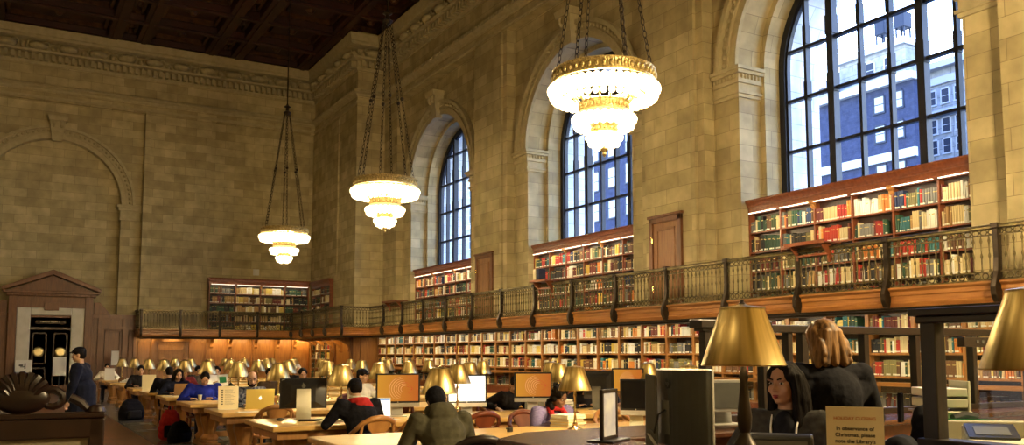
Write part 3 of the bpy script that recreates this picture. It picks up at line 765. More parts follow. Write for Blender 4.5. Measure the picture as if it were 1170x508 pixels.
def bookcase(name, label, loc, rz, bounds, shelves, top, depth, mixf, case_words, cornice=True, base_z=0.0, strip=True, hmax_cap=0.40, ce=0.06, fwd=0.0, thick=(0.028, 0.062), wood='redwood', th=0.04, back='darkwood', corn_h=0.30, over=0.12, fillness=0.95, shelf_words=None, notes=None):
    """local x left to right, front at y=0 facing -y"""
    t = thing(name, label, 'bookcase', loc, rz)
    L_ = bounds[-1]; x0 = bounds[0]
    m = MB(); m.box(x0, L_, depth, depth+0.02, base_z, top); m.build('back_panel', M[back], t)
    for x in bounds:
        m = MB(); m.box(x-th/2, x+th/2, -fwd, depth, base_z, top); m.build('upright', M[wood], t)
    for z in shelves:
        m = MB(); m.box(x0, L_, 0.008-fwd, depth, z-0.028-fwd*0.6, z); m.build('shelf', M[wood], t)
    m = MB(); m.box(x0, L_, 0, depth, top-0.03, top); m.build('top_board', M[wood], t)
    if cornice:
        m = MB(); e0, e1 = x0-ce, L_+ce
        prof = [(0.0, 0), (-0.03, 0), (-0.03, corn_h*0.42), (-over*0.45, corn_h*0.48), (-over*0.45, corn_h*0.60), (-over*0.8, corn_h*0.74), (-over, corn_h*0.86), (-over, corn_h), (depth, corn_h), (depth, 0)]
        m.prism(prof, lambda a, b: (e0, a, top+b), lambda a, b: (e1, a, top+b))
        for i in range(len(bounds)-1):
            xc = (bounds[i]+bounds[i+1])/2; m.box(xc-0.13, xc+0.13, -0.036, -0.02, top+corn_h*0.16, top+corn_h*0.28)
        c = m.build('cornice', M[wood], t)
        for i, x in enumerate(bounds[1:-1]):
            if i % 2 == 1:
                m = MB(); m.prism([(0.01, 0.02), (-0.12, 0.02), (-0.12, -0.03), (-0.09, -0.06), (-0.05, -0.08), (-0.03, -0.13), (0.01, -0.16)], lambda a, b: (x-0.05, a, top+b), lambda a, b: (x+0.05, a, top+b)); m.build('bracket', M['chairwood'], t)
    if strip:
        for i in range(len(bounds)-1):
            m = MB(); m.box(bounds[i]+0.06, bounds[i+1]-0.06, -0.09, -0.05, top-0.022, top-0.004); m.build('shelf_light', M['strip'], t)
    T = Matrix.Translation(loc) @ Matrix.Rotation(rz, 4, 'Z')
    levels = list(shelves)
    for r, z in enumerate(levels):
        nxt = levels[r+1] if r+1 < len(levels) else top-0.02
        hm = min(nxt - z - 0.05, hmax_cap)
        for b in range(len(bounds)-1):
            mx = mixf(r, b)
            if mx is None: continue
            row = len(levels) - r
            fill(T, bounds[b]+th/2, bounds[b+1]-th/2, z, hm, depth, mx, (case_words, row, b+1), fillness, thick)
    return t

# three upper cases in the window bays (left to right = towards the viewer)
SH = [2.68, 3.07, 3.52, 3.975, 4.43]
NM = ['nearest', 'middle', 'farthest']
for k, c in enumerate(CEN):
    yl = c + 2.775
    bnds = [0.02, 0.96, 1.92, 2.89, 3.85, 4.83, 5.53]
    def mixf(r, b, k=k):
        if k == 0:
            if (b, r) in ((2, 4), (3, 4), (2, 1), (2, 3)): return 'red'
            if b == 0: return 'dark'
            if b == 5: return 'end'
        if k == 1 and b % 2 == 0 and r < 3: return 'dark'
        return 'upper'
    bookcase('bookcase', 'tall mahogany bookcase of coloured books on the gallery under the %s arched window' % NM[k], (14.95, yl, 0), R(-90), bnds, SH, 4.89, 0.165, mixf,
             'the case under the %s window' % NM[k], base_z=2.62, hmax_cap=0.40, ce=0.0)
# long lower case below the gallery; ledge and darker cupboards below
y0 = 36.2; nb = 30
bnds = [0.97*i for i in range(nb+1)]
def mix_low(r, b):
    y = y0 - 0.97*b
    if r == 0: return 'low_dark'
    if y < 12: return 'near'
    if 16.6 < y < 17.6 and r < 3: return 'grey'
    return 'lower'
MIX['grey'] = dict(grey=30, olive=10, black=6, white=4)
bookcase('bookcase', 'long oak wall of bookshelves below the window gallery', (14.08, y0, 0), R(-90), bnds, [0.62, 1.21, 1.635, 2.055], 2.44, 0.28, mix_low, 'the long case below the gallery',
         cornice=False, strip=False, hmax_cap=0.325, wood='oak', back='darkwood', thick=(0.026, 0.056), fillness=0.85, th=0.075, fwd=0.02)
w = MB(); w.box(-0.02, 29.12, -0.22, 0.0, 1.06, 1.10); w.box(-0.02, 29.12, -0.25, -0.22, 1.03, 1.10)
w.X = None
o = w.build('reading_ledge', M['oak_x']); o.location = (14.08, y0, 0); o.rotation_euler = (0, 0, R(-90)); tag(o, 'long oak ledge running along the shelves below the gallery', 'ledge')
w = MB()
for b in range(nb):
    if b % 2: continue
    for a, b2, e, g in ((b*0.97+0.05, b*0.97+1.88, 0.06, 0.58), ): w.box(a, b2, -0.03, 0.0, e, g)
o = w.build('cupboard_front', M['redwood'], bevel=0.01); o.location = (14.08, y0, 0); o.rotation_euler = (0, 0, R(-90)); tag(o, 'low cupboard doors at the foot of the long bookshelves', 'cupboard')
# case on the back wall gallery and in the side of the corner pier
bookcase('bookcase', 'four-bay mahogany bookcase on the back wall gallery', (8.12, YB-0.32, 0), 0, [0, 1.2, 2.38, 3.56, 4.72], [2.68, 3.16, 3.60, 4.04, 4.48], 4.92, 0.30,
         lambda r, b: 'end_dark' if b == 0 or (b == 3 and r < 5) or r < 2 and b in (0, 3) else 'end', 'the back wall gallery case', base_z=2.62, thick=(0.04, 0.075))
bookcase('bookcase', 'narrow mahogany bookcase set in the side of the corner pier', (12.92, 42.2, 0), R(-90), [0, 1.4, 2.7], [2.68, 3.16, 3.60, 4.04, 4.48], 4.86, 0.16,
         lambda r, b: 'end_dark' if (r + b) % 2 else 'end', 'the pier side case', base_z=2.62, thick=(0.045, 0.08), strip=False)
bookcase('bookcase', 'small bookcase below the corner of the gallery', (12.85, 42.0, 0), R(-90), [0, 0.7, 1.5, 2.2, 2.9], [0.5, 0.95, 1.40, 1.82], 2.25, 0.16,
         lambda r, b: 'lower' if b % 2 else 'end_dark', 'the low corner case', cornice=False, strip=False, thick=(0.04, 0.08), wood='oak')

# choose the 300 books that show largest as individuals; the rest is one object
CAMR = Matrix.Rotation(R(-29.94), 3, 'Z')
def view(p):
    d = CAMR.inverted() @ (Vector(p) - Vector((0, 0, CAMH)))
    return 585 + 998*d.x/max(d.y, 0.1), 405 - 998*d.z/max(d.y, 0.1), d.y
scored = []
for i, b in enumerate(BOOKS):
    p = b[0] @ Vector((b[1]/2, 0, b[3]/2)); px, py, dep = view(p)
    ok = 5 < px < 1165 and p.z > 1.15
    if ok and px > 1108 and p.z > 3: ok = False
    if ok and p.z < 2.5 and 800 < px < 935 and py > 362: ok = False      # behind the big lamp and the seated woman
    if ok and 2.5 < p.z < 3.3: ok = dep < 13.5
    scored.append((b[1]*b[3]/dep**2 if ok else 0, i))
scored.sort(reverse=True)
solo = set(i for s, i in scored[:296] if s > 0)

def book_mesh(w_, d_, h_, col=None, mb=None):
    """spine at y=0: rounded spine, covers, label and title bands"""
    m = mb if mb is not None else MB()
    zs = [0, 0.05, 0.15, 0.70, 0.76, 1.0]
    r = 0.12*w_
    prof = [(0, 0.25*w_), (0.15*w_, 0.06*w_), (0.5*w_, 0.0), (0.85*w_, 0.06*w_), (w_, 0.25*w_)]
    vs = []
    for z in zs:
        for x, y in prof: vs.append((x, y, z*h_))
    fs = []; mi = []
    for j in range(5):
        for i in range(4): fs.append((j*5+i, j*5+i+1, (j+1)*5+i+1, (j+1)*5+i)); mi.append(1 if j == 1 else (2 if j == 3 else 0))
    o = len(vs); vs += [(w_, d_, 0), (0, d_, 0), (w_, d_, h_), (0, d_, h_)]
    fs += [(4, o, o+2, 29), (o+1, 0, 25, o+3), (o, o+1, o+3, o+2), (25, 26, 27, 28, 29, o+2, o+3), (4, 3, 2, 1, 0, o+1, o)]; mi += [0, 0, 0, 3, 3]
    return vs, fs, mi
cnt = {}
PROTO = []
vs, fs, mi = book_mesh(1, 1, 1)
for variant in range(3):
    mb = MB(); mb.v = [tuple(v) for v in vs]; mb.f = fs
    mb.m = [0 if (a == 2 and variant == 1) or (a == 1 and variant == 2) else a for a in mi]
    PROTO.append(mb.mesh('book', [M['book'], M['label'], M['goldband'], M['white']]))
src = None
for i in sorted(solo):
    m, wd, dd, hh, col, cname, (case, row, bay), nth, _ = BOOKS[i]
    if src is None: o = bpy.data.objects.new('book', PROTO[0]); src = o
    else: o = src.copy(); o.data = PROTO[i % 3] if cname not in ('white', 'cream') else PROTO[1]
    C.objects.link(o)
    o.matrix_world = m @ Matrix.Diagonal((wd, dd, hh, 1)); o.color = (*col, 1)
    tag(o, '%s book, %s along the %s shelf, %s bay, %s' % (cname, ORD[nth], ORD[row], ORD[bay], case[4:]), 'book', 'books on the shelves of ' + case)
bm_ = MB(); cols = []
for i, b in enumerate(BOOKS):
    if i in solo: continue
    m, wd, dd, hh, col, cname, _, nth, _ = b
    v, f, mi_ = book_mesh(wd, dd, hh)
    bm_.X = m; k0 = len(bm_.f); bm_.add(v, f)
    for q, a in enumerate(mi_):
        bm_.m[k0+q] = a if not (a == 2 and i % 3 == 1) and not (a == 1 and i % 4 == 2) else 0
        cols.append(col)
me = bm_.mesh('book', [M['books'], M['label'], M['goldband'], M['white']])
at = me.attributes.new('cover', 'FLOAT_COLOR', 'FACE')
flat = []
for c_ in cols: flat.extend((*c_, 1.0))
at.data.foreach_set('color', flat)
o = bpy.data.objects.new('book', me); C.objects.link(o); tag(o, 'all the other rows of books filling the far and shaded shelves', 'book', None, 'stuff')
print('BOOKS', len(BOOKS), 'solo', len(solo))
# ------------------------------------------------------------------ people
def skin_mat(name, c): return noisy(name, tuple(x*0.86 for x in c), c, 9, 0.5)
SK = {'light': skin_mat('light skin', (0.60, 0.36, 0.22)), 'tan': skin_mat('tan skin', (0.40, 0.205, 0.115)), 'brown': skin_mat('brown skin', (0.24, 0.115, 0.06))}
HAIR = {'black': noisy('black hair', (0.006, 0.005, 0.005), (0.013, 0.010, 0.008), 40, 0.6, spec=0.05, stretch=(4, 4, 0.6), bump=0.3),
        'blonde': noisy('streaked blonde hair', (0.025, 0.010, 0.005), (0.40, 0.21, 0.072), 9, 0.5, spec=0.25, stretch=(5, 5, 0.35), bump=0.3),
        'grey': noisy('white hair', (0.55, 0.50, 0.42), (0.75, 0.70, 0.60), 30, 0.6)}
CL = {'black': M['blackfab'], 'olive': noisy('olive grey fleece', (0.060, 0.055, 0.034), (0.095, 0.088, 0.056), 14, 0.9, bump=0.3),
      'navy': noisy('navy wool', (0.008, 0.010, 0.024), (0.014, 0.018, 0.040), 20, 0.85), 'blue': noisy('royal blue fleece', (0.008, 0.015, 0.20), (0.014, 0.028, 0.33), 14, 0.8),
      'purple': noisy('lilac knit', (0.18, 0.15, 0.34), (0.30, 0.26, 0.48), 26, 0.85, stretch=(1, 1, 4)), 'charcoal': noisy('charcoal cardigan', (0.034, 0.032, 0.029), (0.062, 0.058, 0.052), 26, 0.85, bump=0.2),
      'plaid': noisy('blue plaid flannel', (0.02, 0.03, 0.07), (0.30, 0.32, 0.38), 26, 0.85, detail=1), 'white': noisy('white shirt', (0.62, 0.58, 0.48), (0.72, 0.68, 0.58), 12, 0.8),
      'brown': noisy('brown jacket', (0.04, 0.025, 0.012), (0.07, 0.045, 0.02), 14, 0.85), 'green': noisy('dark green coat', (0.012, 0.018, 0.010), (0.025, 0.035, 0.018), 14, 0.85),
      'denim': noisy('dark denim', (0.012, 0.016, 0.035), (0.025, 0.032, 0.06), 24, 0.85), 'red': M['red_cloth'], 'maroon': noisy('maroon knit', (0.11, 0.015, 0.02), (0.18, 0.03, 0.035), 20, 0.85)}
M['lip'] = mat('lips', (0.30, 0.07, 0.06), 0.45); M['lip_red'] = mat('dark red lips', (0.20, 0.02, 0.03), 0.4)
M['eye'] = mat('eye white', (0.42, 0.38, 0.34), 0.3); M['iris'] = mat('dark iris', (0.012, 0.008, 0.006), 0.2)

def remesh(mb, name, material, parent, voxel, smooth=3):
    me = bpy.data.meshes.new(name); me.from_pydata(mb.v, [], mb.f); me.update()
    bm = bmesh.new(); bm.from_mesh(me); bmesh.ops.recalc_face_normals(bm, faces=bm.faces); bm.to_mesh(me); bm.free()
    tmp = bpy.data.objects.new('tmp', me); C.objects.link(tmp)
    r = tmp.modifiers.new('r', 'REMESH'); r.mode = 'VOXEL'; r.voxel_size = voxel
    s = tmp.modifiers.new('s', 'SMOOTH'); s.factor = 0.5; s.iterations = smooth
    dg = bpy.context.evaluated_depsgraph_get()
    out = bpy.data.meshes.new_from_object(tmp.evaluated_get(dg)); out.name = name
    bpy.data.objects.remove(tmp); bpy.data.meshes.remove(me)
    out.materials.clear(); out.materials.append(material)
    out.polygons.foreach_set('use_smooth', [True]*len(out.polygons))
    o = bpy.data.objects.new(name, out); C.objects.link(o); o.parent = parent
    return o

def person(label, loc, rz, seat=0.47, lean=0.25, head=(0.35, 0.0, 0.0), hands=None, elbows=None, top='black', legs='denim', skin='light', hair='short', haircol='black',
           stand=False, voxel=0.010, scale=1.0, face=True, hood=None, scarf=None, beard=False, hat=None, group=None, twist=0.0, lips='lip', bulk=1.0, feet=None, coat=False):
    """origin on the floor under the pelvis, facing +y. head = (pitch down, turn to own left, tilt)"""
    t = thing('person', label, 'person', loc, rz, group); t.scale = (scale,)*3
    hip_z = 0.95 if stand else seat + 0.09
    Pv = Vector((0, 0, hip_z)); sl, cl = math.sin(lean), math.cos(lean)
    up = Vector((0, sl, cl)); fw = Vector((0, cl, -sl))
    W_ = Pv + up*0.17; Ch = Pv + up*0.34; Sh = Pv + up*0.46 + fw*0.0; Nk = Pv + up*0.515
    hd = lean*0.6 + head[0]*0.35; GZ = -0.003 if hair == 'long' else 0.0
    Hb = Nk + Vector((0, math.sin(hd), math.cos(hd)))*0.085      # base of the skull
    Rm = Euler((-head[0], head[2], head[1]), 'YXZ').to_matrix() if False else (Matrix.Rotation(head[1], 3, 'Z') @ Matrix.Rotation(-head[0], 3, 'X') @ Matrix.Rotation(head[2], 3, 'Y'))
    Hc = Hb + Rm @ Vector((0, 0.022, 0.075))
    H = lambda x, y, z: Hc + Rm @ Vector((x, y, z))
    sx = 0.185*bulk
    SL, SR = Sh + Vector((-sx, 0, 0)), Sh + Vector((sx, 0, 0))
    if hands is None: hands = [Vector((-0.16, 0.46, 0.80)), Vector((0.16, 0.46, 0.80))] if not stand else [Vector((-0.25, 0.06, 0.80)), Vector((0.25, 0.06, 0.80))]
    hands = [Vector(h) for h in hands]
    arms = []
    for k, (S, Hd) in enumerate(((SL, hands[0]), (SR, hands[1]))):
        sgn = -1 if k == 0 else 1
        a, b = 0.285, 0.255
        d = Hd - S; D = min(d.length, a+b-0.01); dn = d.normalized(); Wr = S + dn*D
        ca = (a*a + D*D - b*b)/(2*a*D); ca = max(-1, min(1, ca)); h = a*math.sqrt(max(0, 1-ca*ca))
        pole = Vector((sgn*0.75, -0.35, -0.6)) if elbows is None else Vector(elbows[k])
        pole = pole - dn*pole.dot(dn); pole.normalize()
        E_ = S + dn*(a*ca) + pole*h
        arms.append((S, E_, Wr))
    hipL, hipR = Pv + Vector((-0.09, 0, -0.02)), Pv + Vector((0.09, 0, -0.02))
    if stand:
        if feet is None: feet = [(-0.11, -0.05), (0.11, 0.06)]
        kn = [Vector((-0.105, feet[0][1]*0.5+0.05, 0.50)), Vector((0.105, feet[1][1]*0.5+0.05, 0.50))]
        an = [Vector((feet[0][0], feet[0][1], 0.09)), Vector((feet[1][0], feet[1][1], 0.09))]
    else:
        kn = [Vector((-0.13, 0.43, seat+0.06)), Vector((0.13, 0.43, seat+0.06))]
        an = [Vector((-0.13, 0.40, 0.09)), Vector((0.13, 0.38, 0.09))]
    # ---- body: one skin surface
    b = MB()
    rotu = Matrix(((1, 0, 0), (0, cl, sl), (0, -sl, cl)))
    b.ball(Pv + up*0.02, (0.155, 0.115, 0.13), 14, 10, rot=rotu); b.ball(W_, (0.135, 0.10, 0.15), 14, 10, rot=rotu); b.ball(Ch, (0.155, 0.112, 0.17), 14, 10, rot=rotu)
    b.cone(SL*0.85 + Sh*0.15, 0.065, SR*0.85 + Sh*0.15, 0.065, 12)
    b.cone(Sh - up*0.02, 0.075, Nk, 0.058, 12); b.cone(Nk, 0.055, Hb + Rm @ Vector((0, 0.0, 0.03)), 0.052, 12)
    b.ball(H(0, -0.012, 0.030), (0.074, 0.094, 0.092), 18, 12, rot=Rm)
    b.ball(H(0, 0.022, -0.038), (0.060, 0.064, 0.076), 16, 12, rot=Rm)
    b.ball(H(0, 0.060, -0.088), (0.026, 0.022, 0.020), 10, 8, rot=Rm)
    for s in (-1, 1):
        b.ball(H(s*0.040, 0.056, -0.025), (0.026, 0.022, 0.026), 10, 8, rot=Rm)
        b.ball(H(s*0.034, 0.076, 0.030), (0.026, 0.012, 0.010), 10, 8, rot=Rm)
        b.ball(H(s*0.076, -0.008, -0.008), (0.010, 0.022, 0.032), 8, 8, rot=Rm)
        b.ball(H(s*0.012, 0.094, -0.030), (0.010, 0.011, 0.009), 8, 6, rot=Rm)
    b.cone(H(0, 0.082, 0.018), 0.008, H(0, 0.103, -0.026), 0.012, 10)
    b.ball(H(0, 0.078, -0.060), (0.026, 0.013, 0.014), 10, 8, rot=Rm)
    for (S, E_, Wr), kk in zip(arms, (-1, 1)):
        b.cone(S, 0.056, E_, 0.040, 12); b.cone(E_, 0.041, Wr, 0.027, 12)
        f = (Wr - E_).normalized(); side = f.cross(Vector((0, 0, 1))); side = side.normalized() if side.length > 0.1 else Vector((1, 0, 0))
        dn = f.cross(side).normalized()
        if dn.z > 0: dn = -dn
        if stand: f = (f + Vector((0, 0.15, 0))).normalized()
        pal = Wr + f*0.045
        b.cone(Wr, 0.025, pal + side*0.018, 0.020, 10); b.cone(Wr, 0.025, pal - side*0.018, 0.020, 10); b.cone(pal + side*0.026 + f*0.03, 0.012, pal - side*0.026 + f*0.03, 0.012, 10)
        for q, ln in ((-1.5, 0.060), (-0.5, 0.074), (0.5, 0.070), (1.5, 0.054)):
            k0 = pal + side*(q*0.0235) + f*0.035; k1 = k0 + f*(ln*0.5) + side*(q*0.004) + dn*(0.006); k2 = k1 + f*(ln*0.38) + dn*(ln*0.45)
            b.cone(k0, 0.0095, k1, 0.0088, 8); b.cone(k1, 0.0088, k2, 0.0075, 8)
        inn = side*(1 if (side.x*kk) < 0 else -1)
        k0 = Wr + f*0.022 + inn*0.022; k1 = k0 + f*0.032 + inn*0.026 + dn*0.006; k2 = k1 + f*0.030 + inn*0.006 + dn*0.008
        b.cone(k0, 0.013, k1, 0.011, 8); b.cone(k1, 0.011, k2, 0.009, 8)
    for hp, k, a in zip((hipL, hipR), kn, an):
        b.cone(hp, 0.085, k, 0.056, 12); b.cone(k, 0.055, k*0.45 + a*0.55, 0.052, 12); b.cone(k*0.5 + a*0.5, 0.052, a, 0.037, 12); b.cone(a + Vector((0, -0.03, -0.045)), 0.038, a + Vector((0, 0.13, -0.06)), 0.026, 10)
    body = remesh(b, 'body', SK[skin], t, voxel, 3)
    # ---- clothes
    g = 0.020
    c = MB()
    c.ball(Pv + up*0.02, (0.175*bulk, 0.138*bulk, 0.14), 16, 10, rot=rotu); c.ball(W_, (0.162*bulk, 0.128*bulk, 0.17), 16, 10, rot=rotu); c.ball(Ch, (0.182*bulk, 0.138*bulk, 0.185), 16, 10, rot=rotu)
    c.cone(SL*0.86 + Sh*0.14 - up*0.005, 0.083, SR*0.86 + Sh*0.14 - up*0.005, 0.083, 12)
    c.cone(Sh - up*0.03, 0.10, Nk - up*0.02, 0.070, 12)
    for s, S in ((-1, SL), (1, SR)): c.cone(Nk - up*0.045, 0.066, S - up*0.01, 0.078, 12); c.cone(Ch + Vector((s*0.085*bulk, 0, 0)), 0.115, S - up*0.05 + fw*0.02, 0.090, 12); c.cone(W_ + Vector((s*0.06*bulk, 0, 0)), 0.115, Ch + Vector((s*0.10*bulk, 0.03, 0.03)), 0.10, 12)
    if coat: c.cone(Pv + Vector((0, 0, 0.10)), 0.185*bulk, Pv + Vector((0, 0, -0.34)), 0.20*bulk, 16)
    for S, E_, Wr in arms:
        c.cone(S, 0.078*bulk, E_, 0.060, 12); c.cone(E_, 0.060, E_*0.08 + Wr*0.92, 0.043, 12)
    if hood:
        c.tube([Nk + Vector((0.100*math.cos(a), 0.0 + 0.090*math.sin(a), 0.055 - 0.035*math.sin(a))) for a in [i*PI/6 for i in range(12)]], 0.050, 8, closed=True)
        c.ball(Nk + Vector((0, -0.090, 0.02)), (0.145, 0.075, 0.105), 12, 8)
    if stand: c.cone(Pv + Vector((0, 0, 0.05)), 0.168, Pv + Vector((0, 0, -0.10)), 0.172, 14)
    remesh(c, 'jacket', CL[top], t, max(voxel, 0.010), 3)
    l = MB()
    for hp, k, a in zip((hipL, hipR), kn, an):
        l.cone(hp, 0.105, k, 0.074, 12); l.cone(k, 0.073, a + Vector((0, 0, 0.01)), 0.054, 12)
    l.ball(Pv + Vector((0, 0, -0.03)), (0.178, 0.13, 0.11), 14, 10)
    remesh(l, 'trousers', CL[legs], t, 0.014, 3)
    for a in an:
        s = MB(); s.cone(a + Vector((0, -0.04, -0.045)), 0.046, a + Vector((0, 0.14, -0.055)), 0.036, 10)
        remesh(s, 'shoe', M['black'], t, 0.010, 2)
    # ---- face
    if face:
        for s in (-1, 1):
            e = MB(); e.ball(H(s*0.033, 0.0735, 0.010), (0.0135, 0.010, 0.0058), 10, 8, rot=Rm); eo = e.build('eye', M['eye'], t, smooth=True)
            e = MB(); e.ball(H(s*0.033 + GZ, 0.0800, 0.010), (0.0068, 0.0052, 0.0060), 8, 6, rot=Rm); e.build('iris', M['iris'], eo, smooth=True)
            e = MB(); e.tube([H(s*0.014, 0.084, 0.030), H(s*0.032, 0.086, 0.036), H(s*0.052, 0.074, 0.029)], [0.004, 0.005, 0.003], 6); e.build('eyebrow', HAIR['black'], t)
        e = MB(); e.ball(H(0, 0.0895, -0.0575), (0.021, 0.007, 0.0055), 12, 6, rot=Rm); e.ball(H(0, 0.0885, -0.0675), (0.017, 0.008, 0.006), 12, 6, rot=Rm); e.build('mouth', M[lips], t, smooth=True)
    # ---- hair and headwear
    hv = 0.007 if voxel < 0.009 else 0.010
    if hair:
        h = MB()
        if hair == 'bald':
            for s in (-1, 1): h.ball(H(s*0.066, -0.030, 0.015), (0.016, 0.050, 0.042), 10, 8, rot=Rm)
            h.ball(H(0, -0.070, 0.010), (0.060, 0.034, 0.060), 12, 8, rot=Rm)
        else:
            h.ball(H(0, -0.024, 0.044), (0.084, 0.097, 0.088), 18, 12, rot=Rm)
            h.ball(H(0, -0.045, 0.005), (0.080, 0.072, 0.085), 16, 12, rot=Rm)
            for s in (-1, 1): h.ball(H(s*0.062, 0.012, 0.052), (0.025, 0.055, 0.045), 10, 8, rot=Rm)
        if hair in ('long', 'bob'):
            ln = 0.30 if hair == 'long' else 0.17
            for s in (-1, 1):
                for q, (dx, dy) in enumerate(((0.074, -0.012), (0.080, -0.035), (0.066, -0.060))):
                    p0 = H(s*dx, dy, 0.03); p1 = H(s*(dx+0.018), dy-0.012, -0.09); p2 = p1 + Vector((s*0.012, -0.025 if q else 0.0, -ln+0.12 - (0.02 if q == 1 else 0)))
                    h.cone(p0, 0.030, p1, 0.034, 10); h.cone(p1, 0.034, p2, 0.020, 10)
            for s in (-1, 1):
                for dx, dy, bk in ((0.050, 0.030, 0.0), (0.062, 0.005, -0.01), (0.060, -0.035, -0.03)):
                    p0 = H(s*dx*0.6, dy, 0.108); p1 = H(s*(dx+0.022), dy-0.008, 0.050); p2 = H(s*(dx+0.030), dy-0.018+bk, -0.035); p3 = H(s*(dx+0.030), dy-0.022+bk, -0.105)
                    h.cone(p0, 0.020, p1, 0.024, 10); h.cone(p1, 0.024, p2, 0.024, 10); h.cone(p2, 0.024, p3, 0.026, 10)
                    if hair == 'long': h.cone(p3, 0.026, p3 + Vector((s*0.006, 0.01, -0.13)), 0.030, 10); h.cone(p3 + Vector((s*0.006, 0.01, -0.13)), 0.030, p3 + Vector((s*0.0, 0.035, -0.24)), 0.018, 10)
            for dx in (-0.04, 0, 0.04):
                p0 = H(dx, -0.085, 0.02); p2 = p0 + Vector((dx*0.6, -0.035, -ln)); h.cone(p0, 0.040, p2, 0.028, 10)
        if hair == 'curly':
            random.seed(5)
            for i in range(46):
                a = random.uniform(0.15*PI, 1.85*PI) + PI/2; z = random.uniform(-0.12, 0.12); r = 0.092 if z < 0.05 else 0.07
                if math.sin(a) > 0.35 and z < 0.07: continue
                h.ball(H(r*math.cos(a), -0.02 + r*math.sin(a), z), random.uniform(0.026, 0.038), 8, 6)
        remesh(h, 'hair', HAIR[haircol], t, hv, 2)
    if beard:
        h = MB(); h.ball(H(0, 0.040, -0.083), (0.060, 0.055, 0.040), 14, 10, rot=Rm)
        for s in (-1, 1): h.ball(H(s*0.058, 0.018, -0.055), (0.016, 0.03, 0.05), 10, 8, rot=Rm)
        h.ball(H(0, 0.092, -0.047), (0.026, 0.010, 0.007), 10, 6, rot=Rm)
        remesh(h, 'beard', HAIR['black'], t, hv, 1)
    if hat in ('beanie', 'navy_beanie'):
        h = MB(); h.ball(H(0, -0.018, 0.042), (0.094, 0.112, 0.098), 18, 12, rot=Rm); h.ball(H(0, -0.04, 0.0), (0.090, 0.088, 0.08), 16, 12, rot=Rm)
        remesh(h, 'beanie', M['blackfab'] if hat == 'beanie' else M['navy_ball'], t, hv, 2)
    if hat == 'cap':
        h = MB(); h.ball(H(0, -0.016, 0.060), (0.088, 0.106, 0.075), 18, 12, rot=Rm); h.ball(H(0, -0.03, 0.03), (0.086, 0.09, 0.05), 16, 12, rot=Rm); h.ball(H(0, 0.10, 0.055), (0.062, 0.072, 0.012), 14, 8, rot=Rm)
        remesh(h, 'cap', M['blackfab'], t, hv, 1)
    if scarf:
        h = MB()
        h.tube([Nk + Vector((0.088*math.cos(a), 0.0 + 0.085*math.sin(a), 0.0 + 0.012*math.sin(a))) for a in [i*PI/6 for i in range(12)]], 0.034, 8, closed=True)
        for s in (-1, 1): h.tube([Nk + Vector((s*0.085, 0.04, -0.0)), Nk + Vector((s*0.10, 0.15, -0.09)), Nk + Vector((s*0.07, 0.185, -0.22)), Nk + Vector((s*0.06, 0.20, -0.34))], 0.036, 8, flat=1.0)
        remesh(h, 'scarf', CL[scarf], t, 0.009, 1)
    t['_h'] = tuple(Hc)
    return t, H, (Pv, up, Nk, arms)

TH = 0.765
# staff behind the counter
pw, H_, inf = person('seated woman with long dark hair, charcoal cardigan and black top behind the service counter', (3.86, 3.56, 0), R(122), seat=0.67, lean=0.04, head=(0.04, R(-22), 0.0),
       hands=[(-0.20, 0.36, 1.02), (0.16, 0.38, 1.02)], top='charcoal', legs='black', skin='tan', hair='long', voxel=0.0065, lips='lip_red', scale=1.0)
m = MB(); Pv, up, Nk, arms = inf
for s in (-1, 1): m.tube([Nk + Vector((s*0.075, 0.035, 0.0)), Nk + Vector((s*0.07, 0.115, -0.07)), Nk + Vector((s*0.062, 0.150, -0.20)), Nk + Vector((s*0.055, 0.150, -0.34))], 0.006, 6)
m.build('lanyard', M['white'], pw)
m = MB(); m.ball(Nk + Vector((0, 0.082, -0.14)), (0.075, 0.062, 0.16), 14, 10); m.ball(Nk + Vector((0, 0.085, -0.30)), (0.10, 0.065, 0.16), 14, 10); remesh(m, 'shirt', M['blackfab'], pw, 0.009, 2)
person('standing woman with streaked blonde shoulder-length hair and black sweater, back turned', (4.42, 3.70, 0), R(-22), lean=0.10, head=(0.28, R(12), 0.0), stand=True,
       hands=[(-0.20, 0.32, 1.04), (0.22, 0.30, 1.02)], top='black', legs='black', hair='bob', haircol='blonde', voxel=0.008, scale=1.045, bulk=1.05)
# readers, numbered by table away from the counter
ht = [(-0.17, 0.40, TH+0.03), (0.17, 0.40, TH+0.03)]
person('reader in olive grey hooded sweatshirt and black beanie, back turned, at the nearest table', (3.53, 7.28, 0), 0.0, lean=0.42, head=(0.50, 0, 0), hands=ht, top='olive', hair=None, hat='beanie', hood=True, bulk=1.28, voxel=0.008, face=False, legs='black')
person('woman in lilac cardigan and red scarf reading beside a pile of books', (5.78, 9.36, 0), R(180), lean=0.72, head=(0.42, R(22), 0), hands=[(-0.22, 0.50, TH+0.03), (0.14, 0.54, TH+0.04)], top='purple', skin='brown', hair='curly', scarf='red', bulk=1.15, voxel=0.008)
pj, H_, inf = person('reader in black jacket with red hood and black cap, back turned', (3.74, 10.02, 0), R(8), lean=0.38, head=(0.40, R(-10), 0), hands=[(-0.24, 0.46, TH+0.03), (0.18, 0.40, TH+0.03)], top='black', hat='cap', bulk=1.22, voxel=0.009, legs='black')
m = MB(); Pv, up, Nk, arms = inf
m.tube([Nk + Vector((0.11*math.cos(a), -0.02 + 0.10*math.sin(a), -0.0 - 0.02*math.sin(a))) for a in [i*PI/6 for i in range(12)]], 0.040, 8, closed=True); m.ball(Nk + Vector((0.02, -0.13, -0.07)), (0.13, 0.055, 0.10), 12, 8)
remesh(m, 'red_hood', M['red_cloth'], pj, 0.010, 2)
